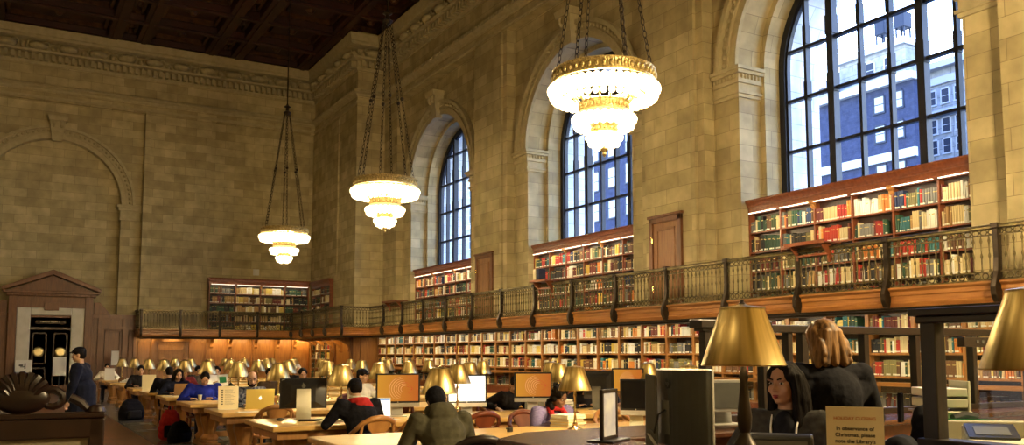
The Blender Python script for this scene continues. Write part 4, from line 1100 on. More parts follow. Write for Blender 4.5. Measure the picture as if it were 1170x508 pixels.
m = MB(); m.tube([Nk + Vector((0.088*math.cos(a), -0.005 + 0.08*math.sin(a), 0.05)) for a in [i*PI/6 for i in range(12)]], 0.022, 8, closed=True); remesh(m, 'collar', CL['white'], pj, 0.009, 1)
person('bald bearded man in blue plaid flannel working on a gold laptop', (3.50, 14.78, 0), R(180), lean=0.25, head=(0.34, R(-8), 0), hands=ht, top='plaid', hair='bald', beard=True, voxel=0.010)
person('reader in royal blue fleece writing with bowed head', (3.22, 17.32, 0), R(180), lean=0.42, head=(0.62, R(-8), 0), hands=[(-0.10, 0.46, TH+0.03), (0.27, 0.40, TH+0.03)], top='blue', bulk=1.3, voxel=0.010)
person('woman with dark hair bent over a brown laptop', (3.17, 19.98, 0), R(180), lean=0.40, head=(0.35, R(6), 0), hands=ht, top='navy', hair='bob', voxel=0.011)
person('reader in black clothes with arms folded on the table beside an orange screen', (6.75, 12.05, 0), R(195), lean=0.50, head=(0.55, R(-30), 0), hands=[(-0.25, 0.34, TH+0.03), (0.38, 0.28, TH+0.03)], top='black', hair='short', bulk=1.15, voxel=0.010)
person('reader with bowed face behind the second lamp of the nearest table', (7.95, 11.9, 0), R(185), lean=0.62, head=(0.60, R(10), 0.2), hands=ht, top='black', hair='bob', voxel=0.011)
person('man in black cap glancing sideways behind the jacketed reader', (5.42, 14.85, 0), R(195), lean=0.12, head=(0.12, R(28), 0), hands=ht, top='white', hat='cap', voxel=0.011)
person('reader with dark fringe just above the black desktop computer', (5.12, 17.42, 0), R(180), lean=0.20, head=(0.35, 0, 0), hands=ht, top='black', voxel=0.012)
person('reader in brown jacket turned sideways to the left of a brass lamp', (4.45, 17.40, 0), R(205), lean=0.15, head=(0.30, R(-40), 0), hands=ht, top='brown', voxel=0.012)
person('white-haired reader far off above the black desktop computer', (6.42, 22.2, 0), R(180), lean=0.15, head=(0.2, 0, 0), hands=ht, top='black', haircol='grey', voxel=0.012)
person('reader in dark green coat holding up an open magazine', (4.00, 20.05, 0), R(186), lean=0.10, head=(0.30, R(-10), 0), hands=[(-0.20, 0.34, 0.98), (0.16, 0.34, 0.98)], top='green', voxel=0.012)
person('ruddy reader in maroon knitwear between the blue fleece and the hooded woman', (3.72, 22.4, 0), R(180), lean=0.25, head=(0.30, R(-20), 0), hands=ht, top='maroon', skin='tan', voxel=0.012)
person('reader in bulky black coat seen from behind with a bag strap', (3.15, 20.65, 0), R(-4), lean=0.28, head=(0.30, 0, 0), hands=ht, top='black', bulk=1.3, voxel=0.012, face=False)
person('reader in black with forehead just above a cream notice', (3.05, 24.95, 0), R(180), lean=0.25, head=(0.45, 0, 0), hands=ht, top='black', voxel=0.012)
person('dark-haired reader in charcoal half hidden behind the blue fleece', (4.46, 25.0, 0), R(184), lean=0.35, head=(0.55, 0, 0), hands=ht, top='charcoal', voxel=0.012)
person('reader in white shirt at the farthest table by the panelling', (2.98, 33.0, 0), R(180), lean=0.35, head=(0.45, R(-6), 0), hands=[(-0.25, 0.36, TH+0.03), (0.22, 0.42, TH+0.03)], top='white', voxel=0.012)
person('reader in bright navy knitted hat behind the black monitors of the second table', (8.58, 12.05, 0), R(180), lean=0.22, head=(0.45, 0, 0), hands=ht, top='navy', hair=None, hat='navy_beanie', voxel=0.012)
person('standing man in long navy coat and dark cap walking along the aisle', (1.05, 15.55, 0), R(72), stand=True, lean=0.05, head=(0.12, R(6), 0), hands=[(-0.27, 0.12, 0.86), (0.27, 0.12, 0.86)], coat=True, top='navy', legs='navy', hat='cap', bulk=1.25, voxel=0.010, scale=0.985)
# ------------------------------------------------------------------ reading tables
TY = [8.25, 11.0, 13.75, 16.35, 18.95, 21.5, 24.2, 26.9, 29.6, 32.2]
TX0, TL = 2.72, 7.0
def make_table():
    t = thing('reading_table', 'x', 'table', (TX0+TL/2, TY[0], 0), 0, 'long oak reading tables')
    m = MB(); m.box(-TL/2, TL/2, -0.70, 0.70, 0.70, 0.76); m.build('tabletop', M['tabletop'], t, bevel=0.012)
    m = MB(); m.box(-TL/2+0.08, TL/2-0.08, -0.60, -0.56, 0.60, 0.70); m.box(-TL/2+0.08, TL/2-0.08, 0.56, 0.60, 0.60, 0.70); m.box(-TL/2+0.08, -TL/2+0.12, -0.56, 0.56, 0.60, 0.70); m.box(TL/2-0.12, TL/2-0.08, -0.56, 0.56, 0.60, 0.70)
    m.build('apron', M['tableleg'], t)
    for x in (-TL/2+0.42, -0.1, TL/2-0.42):
        m = MB(); m.box(x-0.14, x+0.14, -0.56, 0.56, 0.0, 0.07); m.box(x-0.10, x+0.10, -0.48, 0.48, 0.07, 0.12); m.build('foot_beam', M['tableleg'], t, bevel=0.012)
        m = MB(); m.box(x-0.09, x+0.09, -0.54, 0.54, 0.58, 0.64); m.build('cross_rail', M['tableleg'], t, bevel=0.01)
        for y in (-0.25, 0.25):
            m = MB(); m.lathe([(0.15, 0.12), (0.16, 0.16), (0.105, 0.22), (0.115, 0.30), (0.165, 0.46), (0.18, 0.53), (0.165, 0.58), (0.18, 0.60)], 8, (x, y, 0), a0=PI/8); m.build('leg', M['tableleg'], t, bevel=0.01)
    m = MB(); m.box(-TL/2+0.5, TL/2-0.5, -0.04, 0.04, 0.14, 0.24); m.build('stretcher', M['tableleg'], t, bevel=0.01)
    return t
tab = make_table()
tn = ['nearest to the service counter', 'second', 'third', 'fourth', 'fifth', 'sixth', 'seventh', 'eighth', 'ninth', 'tenth and farthest']
tl = lambda k: 'long oak reading table, %s%s' % (tn[k], '' if k == 0 else ' from the service counter')
tab['label'] = tl(0); USED.clear()
for k in range(1, 10): dup(tab, tl(k), (TX0+TL/2, TY[k], 0))

# ------------------------------------------------------------------ brass lamps
def make_lamp(z0, dark, loc, label, group):
    t = thing('table_lamp', label, 'lamp', loc, 0, group)
    mt = M['bronze_dark'] if dark else M['brass']
    m = MB(); m.lathe([(0.085, 0), (0.09, 0.012), (0.075, 0.022), (0.04, 0.034), (0.026, 0.05)], 20); m.build('base', mt, t, smooth=True)
    if dark: pr = [(0.026, 0.05), (0.045, 0.075), (0.05, 0.10), (0.030, 0.13), (0.022, 0.15), (0.030, 0.17), (0.034, 0.22), (0.024, 0.30), (0.017, 0.38), (0.022, 0.40), (0.015, 0.43)]
    else: pr = [(0.026, 0.05), (0.030, 0.07), (0.017, 0.09), (0.013, 0.18), (0.020, 0.20), (0.013, 0.22), (0.012, 0.36), (0.020, 0.38), (0.012, 0.43)]
    m = MB(); m.lathe(pr + [(0.010, z0+0.25)], 14); m.build('stem', mt if dark else M['brass'], t, smooth=True)
    h = 0.262
    m = MB(); m.lathe([(0.187, z0), (0.189, z0+0.006), (0.186, z0+0.012), (0.101, z0+h-0.01), (0.103, z0+h)], 48, caps=False)
    m.lathe([(0.103, z0+h), (0.098, z0+h+0.002), (0.028, z0+h+0.013), (0.012, z0+h+0.020)], 32, caps=False)
    sh = m.build('shade', M['shade'], t, smooth=True)
    m = MB(); m.lathe([(0.184, z0+0.002), (0.097, z0+h-0.012), (0.01, z0+h-0.004)], 32, caps=False); m.build('shade_lining', M['brass_white'], sh, smooth=True)
    m = MB(); m.lathe([(0.012, z0+h+0.016), (0.016, z0+h+0.022), (0.008, z0+h+0.028), (0.010, z0+h+0.034), (0.002, z0+h+0.040)], 10); m.build('finial', mt, t, smooth=True)
    m = MB(); m.ball((0, 0, z0+0.13), (0.028, 0.028, 0.04), 10, 8); m.build('bulb', M['lampbulb'], t, smooth=True)
    for a in (0, 2.1, 4.2):
        pass
    point('lamp_light', (0, 0, z0+0.06), LAMP_W, (1.0, 0.76, 0.38), 0.03, t)
    return t
M['lampbulb'] = mat('glowing lamp bulb', (1, 0.9, 0.7), 0.5, emit=(1.0, 0.78, 0.42), strength=8.0)
LAMP_W = 42.0
FIRST = [3.89, 3.78, 3.70, 3.67, 3.62, 3.60, 3.54, 3.52, 3.46, 3.38]
lamp0 = None
for k in range(10):
    for j in range(4):
        x = FIRST[k] + 1.68*j
        lab = 'brass shaded reading lamp, %s from the aisle on the %s reading table' % (ORD[j+1], tn[k].split(' ')[0])
        if lamp0 is None: lamp0 = make_lamp(0.44, False, (x, TY[k], 0.76), lab, 'brass lamps on the reading tables')
        else: dup(lamp0, lab, (x, TY[k], 0.76), random.uniform(0, 6.28))
LAMP_W = 4.5
make_lamp(0.45, True, (2.90, 2.93, 1.10), 'large brass cone lamp on a dark turned stem in front of the seated woman', 'brass lamps on the counter')
make_lamp(0.45, True, (2.92, 1.61, 1.10), 'brass cone lamp cut off by the right edge of the picture', 'brass lamps on the counter')

# ------------------------------------------------------------------ chairs
def make_chair(wood, label, loc, rz):
    t = thing('armchair', label, 'chair', loc, rz, 'wooden reading chairs')
    m = MB(); m.prism([(-0.22, -0.20), (0.22, -0.20), (0.245, 0.10), (0.22, 0.22), (-0.22, 0.22), (-0.245, 0.10)], lambda a, b: (a, b, 0.42), lambda a, b: (a, b, 0.455)); m.build('seat', wood, t, bevel=0.012)
    for x, y in ((-0.2, 0.19), (0.2, 0.19), (-0.19, -0.19), (0.19, -0.19)):
        m = MB(); s = 1 if y > 0 else 1.5
        m.tube([(x, y, 0.43), (x*1.02, y*1.02, 0.25), (x*1.06, y*1.10*s**0.3, 0.0)], [0.022, 0.020, 0.015], 8); m.build('leg', wood, t)
    m = MB(); pts = [(-0.27, 0.12, 0.645), (-0.275, -0.05, 0.66), (-0.262, -0.17, 0.73), (-0.20, -0.25, 0.815), (-0.10, -0.285, 0.86), (0, -0.295, 0.872), (0.10, -0.285, 0.86), (0.20, -0.25, 0.815), (0.262, -0.17, 0.73), (0.275, -0.05, 0.66), (0.27, 0.12, 0.645)]
    m.tube(pts, [0.022, 0.024, 0.026, 0.030, 0.034, 0.036, 0.034, 0.030, 0.026, 0.024, 0.022], 10); m.build('bow_rail', wood, t, smooth=True)
    for s in (-1, 1):
        m = MB(); m.tube([(s*0.225, 0.10, 0.45), (s*0.25, 0.12, 0.55), (s*0.268, 0.11, 0.64)], 0.016, 8); m.build('arm_post', wood, t, smooth=True)
        m = MB(); m.tube([(s*0.20, -0.18, 0.45), (s*0.225, -0.215, 0.60), (s*0.20, -0.25, 0.80)], 0.017, 8); m.build('back_post', wood, t, smooth=True)
    hg = [(-0.07, 0.45), (0.07, 0.45), (0.085, 0.50), (0.06, 0.58), (0.055, 0.64), (0.085, 0.70), (0.135, 0.745), (0.15, 0.80), (0.10, 0.845), (-0.10, 0.845), (-0.15, 0.80), (-0.135, 0.745), (-0.085, 0.70), (-0.055, 0.64), (-0.06, 0.58), (-0.085, 0.50)]
    yy = lambda z: -0.195 - 0.09*(z-0.45)/0.4
    m = MB(); m.prism(hg, lambda a, b: (a, yy(b)-0.010, b), lambda a, b: (a, yy(b)+0.010, b)); m.build('splat', wood, t)
    return t
near_side = lambda k: TY[k] - 0.92
far_side = lambda k: TY[k] + 0.95
ch_oak = make_chair(M['chairwood'], 'pale oak armchair with open splat beside the black-jacketed reader', (4.42, 9.98, 0), R(-4))
ch_red = make_chair(M['chairred'], 'cherry armchair just right of the hooded reader, tucked at the second table', (5.22, 10.02, 0), R(2))
ch_dark = make_chair(M['chairdark'], 'black armchair under the hooded reader at the nearest table', (3.70, 7.10, 0), R(-14))
G = 'wooden reading chairs'
def chair(src, label, x, y, rz): return dup(src, label, (x, y, 0), R(rz))
chair(ch_oak, 'oak armchair under the black-jacketed reader', 3.74, 9.92, 8)
chair(ch_oak, 'oak armchair facing the viewer between the orange and white screens', 6.28, 11.95, 186)
chair(ch_oak, 'oak armchair facing the viewer behind the nearest table lamp and notice stand', 7.0, 9.35, 172)
chair(ch_red, 'cherry armchair at the near side of the second table behind the lilac cardigan', 6.45, 10.0, -6)
chair(ch_red, 'cherry armchair under the woman in lilac cardigan', 5.78, 9.48, 180)
chair(ch_red, 'cherry armchair at the near side of the third table below the orange screen', 5.2, 12.72, 4)
chair(ch_oak, 'oak armchair empty at the aisle end of the third table, near side', 3.35, 12.75, 0)
chair(ch_oak, 'oak armchair under the bald bearded man', 3.52, 14.9, 180)
chair(ch_red, 'cherry armchair under the reader in royal blue fleece', 3.22, 17.45, 180)
chair(ch_oak, 'oak armchair with light back beside the reader in brown jacket', 4.05, 15.45, 2)
chair(ch_oak, 'oak armchair under the reader in brown jacket', 4.45, 17.52, 205)
chair(ch_red, 'cherry armchair under the dark-fringed reader', 5.12, 17.55, 180)
chair(ch_red, 'cherry armchair under the capped man in white', 5.42, 15.0, 195)
chair(ch_oak, 'oak armchair under the woman bent over the brown laptop', 3.17, 20.12, 180)
chair(ch_oak, 'oak armchair under the bulky black coat', 3.15, 20.52, 0)
chair(ch_red, 'cherry armchair under the reader holding a magazine', 4.00, 20.2, 186)
chair(ch_red, 'cherry armchair under the half hidden reader in charcoal', 4.46, 25.15, 184)
chair(ch_red, 'cherry armchair under the ruddy reader in maroon', 3.72, 22.55, 180)
chair(ch_red, 'cherry armchair under the white-haired reader', 6.42, 22.35, 180)
chair(ch_red, 'cherry armchair under the reader behind the cream notice', 3.05, 25.1, 180)
chair(ch_oak, 'oak armchair under the farthest reader in white', 2.98, 33.15, 180)
chair(ch_red, 'cherry armchair under the reader with folded arms', 6.75, 12.2, 195)
chair(ch_red, 'cherry armchair under the reader behind the second lamp', 7.95, 12.05, 185)
chair(ch_red, 'cherry armchair under the reader in navy hat', 8.58, 12.2, 180)

# ------------------------------------------------------------------ computers
def lion(par, w_, h_, yf, zc):
    m = MB(); cx, cz = w_*0.16, zc
    for k in range(6):
        r = h_*(0.13 + 0.068*k); pts = []
        for i in range(15):
            a = R(70 + 165*i/14 + 6*k); pts.append((cx + r*1.15*math.cos(a) - 0.004*k, yf, cz + r*math.sin(a) - h_*0.03))
        pts = [p for p in pts if abs(p[0]) < w_*0.47 and abs(p[2]-zc) < h_*0.46]
        if len(pts) > 2: m.tube(pts, [0.0014 + 0.0022*math.sin(PI*i/(len(pts)-1)) for i in range(len(pts))], 4)
    m.build('lion_mane', M['lion_line'], par)
    m = MB()
    prof = [(cx-0.02, cz+h_*0.20), (cx+0.03, cz+h_*0.22), (cx+0.07, cz+h_*0.12), (cx+0.105, cz+h_*0.02), (cx+0.11, cz-h_*0.05), (cx+0.085, cz-h_*0.09), (cx+0.095, cz-h_*0.16), (cx+0.05, cz-h_*0.20)]
    m.tube([(a, yf, b) for a, b in prof], 0.003, 4); m.tube([(cx+0.03, yf, cz+h_*0.07), (cx+0.06, yf, cz+h_*0.05)], 0.004, 4); m.tube([(cx+0.09, yf, cz-h_*0.02), (cx+0.11, yf, cz-h_*0.04)], 0.007, 4)
    m.build('lion_face', M['lion_red'], par)
def monitor(label, loc, rz, w_=0.56, h_=0.34, zc=0.36, screen='screen_orange', chin=True, frame='black', stand='silver', pic=None, cat='computer'):
    t = thing('desktop_monitor', label, cat, loc, rz)
    m = MB(); m.box(-w_/2, w_/2, -0.022, 0.012, zc-h_/2, zc+h_/2); m.prism([(-w_*0.42, zc-h_*0.38), (w_*0.42, zc-h_*0.38), (w_*0.42, zc+h_*0.42), (-w_*0.42, zc+h_*0.42)], lambda a, b: (a, 0.012, b), lambda a, b: (a*0.7, 0.045, zc+(b-zc)*0.7))
    m.build('housing', M[frame], t, bevel=0.005)
    m = MB(); m.box(-w_/2+0.022, w_/2-0.022, -0.0245, -0.022, zc-h_/2+0.024, zc+h_/2-0.02); sc_ = m.build('screen', M[screen], t)
    if pic == 'lion': lion(sc_, w_-0.05, h_-0.05, -0.0255, zc)
    if pic == 'page':
        m = MB(); m.box(-0.02, 0.10, -0.0256, -0.0246, zc+0.03, zc+0.036); m.box(0.06, 0.12, -0.0256, -0.0246, zc+0.10, zc+0.108); m.box(-0.20, -0.17, -0.0256, -0.0246, zc-0.05, zc+0.05); m.build('page_content', M['screen_blue'], sc_)
    if chin:
        m = MB(); m.box(-w_/2, w_/2, -0.023, 0.012, zc-h_/2-0.055, zc-h_/2); ch = m.build('chin', M['silver'], t, bevel=0.003)
        m = MB(); m.X = Matrix.Translation((0, -0.024, zc-h_/2+0.011)) @ Matrix.Rotation(R(90), 4, 'X'); m.lathe([(0.008, -0.001), (0.008, 0.001)], 14); m.build('maker_dot', M['silver'], t)
    lo = zc-h_/2-(0.055 if chin else 0)
    m = MB(); m.prism([(-0.08, 0.0), (0.08, 0.0), (0.075, zc-0.02), (-0.075, zc-0.02)], lambda a, b: (a, 0.045 + (b*0.1), b), lambda a, b: (a, 0.060 + (b*0.1), b)); m.build('stand', M[stand], t, bevel=0.003)
    m = MB(); m.box(-0.12, 0.12, -0.08, 0.12, 0, 0.012); m.build('foot', M[stand], t, bevel=0.004)
    return t
monitor('desktop computer with orange lion wallpaper left of the hooded reader', (4.66, 11.22, 0.76), R(-16), screen='screen_orange', pic='lion', w_=0.60, h_=0.40, zc=0.385)
monitor('desktop computer showing a white page right of the hooded reader', (5.70, 11.18, 0.76), R(-22), screen='screen_white', pic='page', w_=0.56, h_=0.40, zc=0.36)
monitor('desktop computer with orange lion wallpaper above the woman in lilac', (6.66, 10.95, 0.76), R(-26), screen='screen_orange', pic='lion', w_=0.55, h_=0.37, zc=0.40)
monitor('desktop computer with orange screen behind the black switched-off monitor', (8.50, 11.10, 0.76), R(-36), screen='screen_orange', pic='lion', w_=0.50, h_=0.38, zc=0.44, chin=False)
monitor('switched-off square black monitor on a white stand at the nearest table', (6.33, 8.12, 0.76), R(-44), screen='screen_black', w_=0.36, h_=0.36, zc=0.38, chin=True, stand='offwhite')
monitor('desktop monitor seen from behind at the second table beside the notice stand', (7.90, 11.05, 0.76), R(120), w_=0.50, h_=0.42, zc=0.38, screen='screen_black', chin=False, frame='black', stand='grey_plastic')
m = MB()
# big black all-in-one seen from behind on the second table
t = thing('desktop_computer', 'black desktop computer seen from behind with a pale stand, on the second table', 'computer', (3.37, 11.30, 0.76), R(166))
m = MB(); m.prism([(-0.30, 0.145), (0.30, 0.145), (0.30, 0.535), (-0.30, 0.535)], lambda a, b: (a, -0.012, b), lambda a, b: (a, 0.010, b)); m.prism([(-0.28, 0.16), (0.28, 0.16), (0.28, 0.52), (-0.28, 0.52)], lambda a, b: (a, 0.010, b), lambda a, b: (a*0.55, 0.055, 0.34+(b-0.34)*0.6)); hs = m.build('housing', M['black'], t, bevel=0.004)
m = MB(); m.box(-0.28, 0.28, -0.0145, -0.012, 0.165, 0.52); m.build('screen', M['screen_white'], t)
m = MB(); m.prism([(-0.095, 0.0), (0.095, 0.0), (0.090, 0.40), (-0.090, 0.40)], lambda a, b: (a, 0.14-0.17*b, b), lambda a, b: (a, 0.155-0.17*b, b)); m.build('stand', M['offwhite'], t, bevel=0.004)
m = MB(); m.box(-0.10, 0.10, -0.10, 0.15, 0, 0.010); m.build('foot', M['silver'], t)
m = MB(); m.X = Matrix.Translation((0, 0.0575, 0.435)) @ Matrix.Rotation(R(-90), 4, 'X'); m.ball((0, 0, 0), (0.026, 0.028, 0.002), 14, 6); m.ball((0.006, -0.036, 0), (0.006, 0.012, 0.002), 8, 5); m.build('emblem', M['grey_plastic'], hs)
m = MB(); m.box(0.235, 0.275, 0.012, 0.0125, 0.505, 0.518); m.build('sticker', M['white'], hs)

def laptop(label, loc, rz, lid, screen, w_=0.32, d_=0.22, open_=105, logo=None):
    """user sits at -y; the lid's back faces +y"""
    t = thing('laptop', label, 'laptop', loc, rz)
    m = MB(); m.box(-w_/2, w_/2, -d_/2, d_/2, 0, 0.016); m.build('keyboard_base', M[lid], t, bevel=0.004)
    m = MB(); m.box(-w_*0.44, w_*0.44, -d_*0.05, d_*0.42, 0.016, 0.0175); m.build('keys', M['black'], t)
    T_ = Matrix.Translation((0, d_/2, 0.014)) @ Matrix.Rotation(R(90-open_), 4, 'X')
    m = MB(); m.X = T_; m.box(-w_/2, w_/2, -0.002, 0.006, 0, d_); ld = m.build('lid', M[lid], t, bevel=0.003)
    m = MB(); m.X = T_; m.box(-w_/2+0.012, w_/2-0.012, -0.0035, -0.002, 0.014, d_-0.012); s_ = m.build('screen', M[screen], t)
    if screen == 'screen_white':
        m = MB(); m.X = T_; m.box(-w_/2+0.014, w_/2-0.014, -0.0045, -0.0035, d_-0.04, d_-0.014); m.build('title_bar', M['screen_blue'], s_)
    if logo:
        m = MB(); m.X = T_ @ Matrix.Translation((0, 0.0065, d_*0.52)) @ Matrix.Rotation(R(-90), 4, 'X'); m.ball((0, 0, 0), (0.022, 0.023, 0.0012), 14, 6); m.ball((-0.006, -0.031, 0), (0.005, 0.010, 0.0012), 8, 5); m.build('glowing_emblem', M['screen_white'], ld)
    return t
laptop('open pale gold laptop with glowing emblem in front of the bald man', (3.46, 14.02, 0.76), R(176), 'gold_mac', 'screen_white', 0.43, 0.30, 100, True)
laptop('laptop with lit white screen in front of the black-jacketed reader', (4.30, 10.95, 0.76), R(-14), 'silver', 'screen_white', 0.33, 0.26, 104)
laptop('brown laptop in front of the woman with dark hair', (3.17, 19.38, 0.76), R(182), 'brown_case', 'screen_black', 0.30, 0.24, 104)
laptop('small grey laptop beside the reader with folded arms', (7.05, 11.55, 0.76), R(150), 'grey_plastic', 'screen_black', 0.30, 0.2, 100)

# ------------------------------------------------------------------ notices, papers and small things on the tables
def notice(label, loc, rz, w_, h_, paper='cream', lines=0, tilt=8):
    t = thing('table_notice', label, 'notice', loc, rz)
    m = MB(); m.X = Matrix.Rotation(R(-tilt), 4, 'X'); m.box(-w_/2, w_/2, 0, 0.006, 0.0, h_); p = m.build('sheet', M[paper], t)
    m = MB(); m.box(-w_/2, w_/2, -0.02, 0.07, 0, 0.005); m.build('foot', M['white'], t)
    if lines:
        m = MB(); m.X = Matrix.Rotation(R(-tilt), 4, 'X'); random.seed(9)
        for i in range(lines):
            z = h_*(0.82 - 0.68*i/lines)
            m.box(-w_*0.36, -w_*0.26, -0.0012, 0, z-0.008, z+0.008)
            for j in range(2): m.box(-w_*0.18, -w_*0.18+w_*random.uniform(0.3, 0.55), -0.0010, 0, z+0.008-j*0.014-0.003, z+0.008-j*0.014)
        m.build('small_print', M['ink'], p)
    return t
notice('cream table notice standing beside the gold laptop', (2.99, 13.95, 0.76), R(-6), 0.30, 0.36, lines=7)
notice('cream table notice standing beside the bulky black coat', (2.90, 22.0, 0.76), R(-4), 0.30, 0.38)
notice('white table notice at the far end beside the reader in white shirt', (2.98, 31.9, 0.76), R(-4), 0.30, 0.40, 'white')
def sheet(name, label, cat, loc, rz, w_, d_, paper='white', h=0.004):
    m = MB(); m.box(-w_/2, w_/2, -d_/2, d_/2, 0, h); o = m.build(name, M[paper]); o.location = loc; o.rotation_euler = (0, 0, rz); return tag(o, label, cat)
sheet('paper_sheet', 'white sheet under the blue-fleeced reader', 'paper', (3.55, 16.75, 0.76), R(12), 0.3, 0.22)
sheet('paper_sheet', 'white sheet in front of the notice beside the gold laptop', 'paper', (3.12, 13.22, 0.76), R(5), 0.32, 0.2)
sheet('paper_sheet', 'white sheet left of the brown laptop', 'paper', (2.95, 19.0, 0.76), R(-8), 0.36, 0.25)
sheet('paper_sheet', 'large white papers right of the black desktop computer', 'paper', (4.15, 10.75, 0.76), R(8), 0.6, 0.34, 'white', 0.006)
m = MB(); 
for i in range(9):
    for s in (1,): m.add([(-0.26+0.058*i, -0.16, 0.010+0.018*abs(math.sin(i*1.3))), (-0.26+0.058*(i+1), -0.16, 0.010+0.018*abs(math.sin((i+1)*1.3))), (-0.26+0.058*(i+1), 0.14, 0.006+0.02*abs(math.cos((i+1)*1.1))), (-0.26+0.058*i, 0.14, 0.006+0.02*abs(math.cos(i*1.1)))], [(0, 1, 2, 3)])
o = m.build('newspaper', M['cream']); so = o.modifiers.new('t', 'SOLIDIFY'); so.thickness = 0.006; o.location = (3.63, 10.72, 0.765); o.rotation_euler = (0, 0, R(10)); tag(o, 'crumpled cream newspaper below the black desktop computer', 'newspaper')
m = MB(); m.ball((0, 0, 0.018), (0.055, 0.036, 0.022), 14, 8); o = m.build('computer_mouse', M['black'], smooth=True); o.location = (3.06, 11.25, 0.76); o.rotation_euler = (0, 0, 0.4); tag(o, 'black computer mouse at the aisle end of the second table', 'mouse')
m = MB(); m.box(-0.16, 0.16, -0.06, 0.06, 0, 0.018)
for i in range(11):
    for j in range(4): m.box(-0.15+0.0275*i, -0.127+0.0275*i, -0.052+0.027*j, -0.03+0.027*j, 0.018, 0.023)
o = m.build('keyboard', M['black']); o.location = (3.40, 11.02, 0.76); o.rotation_euler = (0, 0, R(-12)); tag(o, 'black keyboard left of the crumpled newspaper', 'keyboard')
t = thing('paper_cup', 'small white paper cup by the blue-fleeced reader', 'cup', (3.12, 16.95, 0.76)); m = MB(); m.lathe([(0.028, 0), (0.038, 0.10), (0.034, 0.10), (0.025, 0.01)], 14, caps=False); m.lathe([(0.027, 0.002), (0.001, 0.001)], 14, caps=False); m.build('cup_body', M['cream'], t, smooth=True); m = MB(); m.lathe([(0.036, 0.095), (0.041, 0.098), (0.041, 0.104), (0.036, 0.106)], 14, caps=False); m.build('rim', M['white'], t)
t = thing('camera_clip', 'small black clip on the bare tabletop left of the service counter', 'clip', (4.80, 8.38, 0.76), 0.3)
m = MB(); m.box(-0.03, 0.03, -0.02, 0.02, 0, 0.05); m.build('clip_body', M['black'], t, bevel=0.006); m = MB(); m.box(-0.055, -0.02, -0.008, 0.008, 0.028, 0.05); m.build('lever', M['black'], t, bevel=0.004)
# books lying on tables
def lying_book(label, loc, rz, w_, d_, h_, col, group=None):
    t = thing('book', label, 'book', loc, rz, group)
    mcol = noisy('cover '+str(len(bpy.data.materials)), tuple(c*0.85 for c in col), col, 8, 0.6)
    m = MB(); m.box(-w_/2, w_/2, -d_/2, d_/2, 0, 0.004); m.box(-w_/2, w_/2, -d_/2, d_/2, h_-0.004, h_); m.box(-w_/2, -w_/2+0.004, -d_/2, d_/2, 0.004, h_-0.004); m.build('cover', mcol, t)
    m = MB(); m.box(-w_/2+0.005, w_/2-0.006, -d_/2+0.006, d_/2-0.006, 0.004, h_-0.004); m.build('pages', M['label'], t); return t
z = 0.76
for i, (h_, col, nm) in enumerate([(0.034, (0.75, 0.60, 0.25), 'lowest'), (0.028, (0.80, 0.68, 0.32), 'second from the bottom'), (0.036, (0.70, 0.55, 0.18), 'third from the bottom'), (0.026, (0.82, 0.74, 0.46), 'second from the top'), (0.022, (0.86, 0.80, 0.60), 'topmost')]):
    lying_book('cream book, %s in the pile before the woman in lilac' % nm, (5.72 + 0.01*math.sin(i*2), 8.62 + 0.012*math.cos(i*3), z), R(-70 + 5*math.sin(i*4)), 0.26, 0.34, h_, col, 'pile of books before the woman in lilac'); z += h_
for i in range(6):
    lying_book('pale book, %s in the stack behind the second lamp' % ['lowest', 'second', 'third', 'fourth', 'fifth', 'topmost'][i], (6.92 + 0.012*math.sin(i*2.2), 10.62, 0.76 + 0.034*i), R(12*math.sin(i*3)), 0.30, 0.24, 0.034, [(0.8, 0.76, 0.66), (0.12, 0.1, 0.09), (0.75, 0.7, 0.6)][i % 3], 'stack of books behind the second lamp')
for i in range(4):
    lying_book('brown book, %s in the pile on the ninth table end' % ['lowest', 'second', 'third', 'topmost'][i], (3.25 + 0.02*i, 29.3, 0.76 + 0.035*i), R(10*i), 0.5, 0.34, 0.035, (0.40, 0.20, 0.07), 'pile of books on the ninth table')
# open magazine held up
t = thing('magazine', 'open magazine held by the reader in dark green coat', 'magazine', (3.98, 19.62, 0.93), R(0)); m = MB(); m.X = Matrix.Rotation(R(-28), 4, 'X')
m.add([(-0.22, 0, 0), (0, 0.035, 0), (0.22, 0, 0), (-0.22, 0, 0.28), (0, 0.035, 0.28), (0.22, 0, 0.28)], [(0, 1, 4, 3), (1, 2, 5, 4)]); pg = m.build('pages', M['white'], t); sd = pg.modifiers.new('t', 'SOLIDIFY'); sd.thickness = 0.006
m = MB(); m.X = Matrix.Rotation(R(-28), 4, 'X'); m.box(0.04, 0.18, -0.004, 0.012, 0.08, 0.22); m.build('cover_picture', M['green'], t)

# bags and coats on the floor
def bag(label, name, cat, loc, rz, mats, dims, straps=True):
    t = thing(name, label, cat, loc, rz); a, b_, c_ = dims
    m = MB()
    for zf, wf, rf in ((0.17, 0.72, 0.95), (0.36, 0.70, 1.0), (0.55, 0.64, 0.92), (0.72, 0.52, 0.80), (0.84, 0.36, 0.62)): m.cone((-a*wf, 0.01*math.sin(zf*9), c_*zf), b_*rf, (a*wf, 0.01*math.cos(zf*9), c_*zf), b_*rf*0.96, 12)
    remesh(m, 'bag_body', mats[0], t, 0.014, 2)
    m = MB(); m.box(-a*0.75, a*0.75, -b_*1.18, -b_*0.6, c_*0.10, c_*0.48); m.build('front_pocket', mats[1], t, bevel=0.03, seg=3)
    m = MB(); m.tube([(-0.04, 0, c_*0.95), (-0.03, 0, c_*1.06), (0.03, 0, c_*1.06), (0.04, 0, c_*0.95)], 0.012, 6); m.build('grab_handle', mats[0], t)
    return t
bag('black rucksack on the floor at the end of the seventh table', 'rucksack', 'bag', (2.72, 23.5, 0), R(20), (M['blackfab'], M['black']), (0.22, 0.17, 0.50))
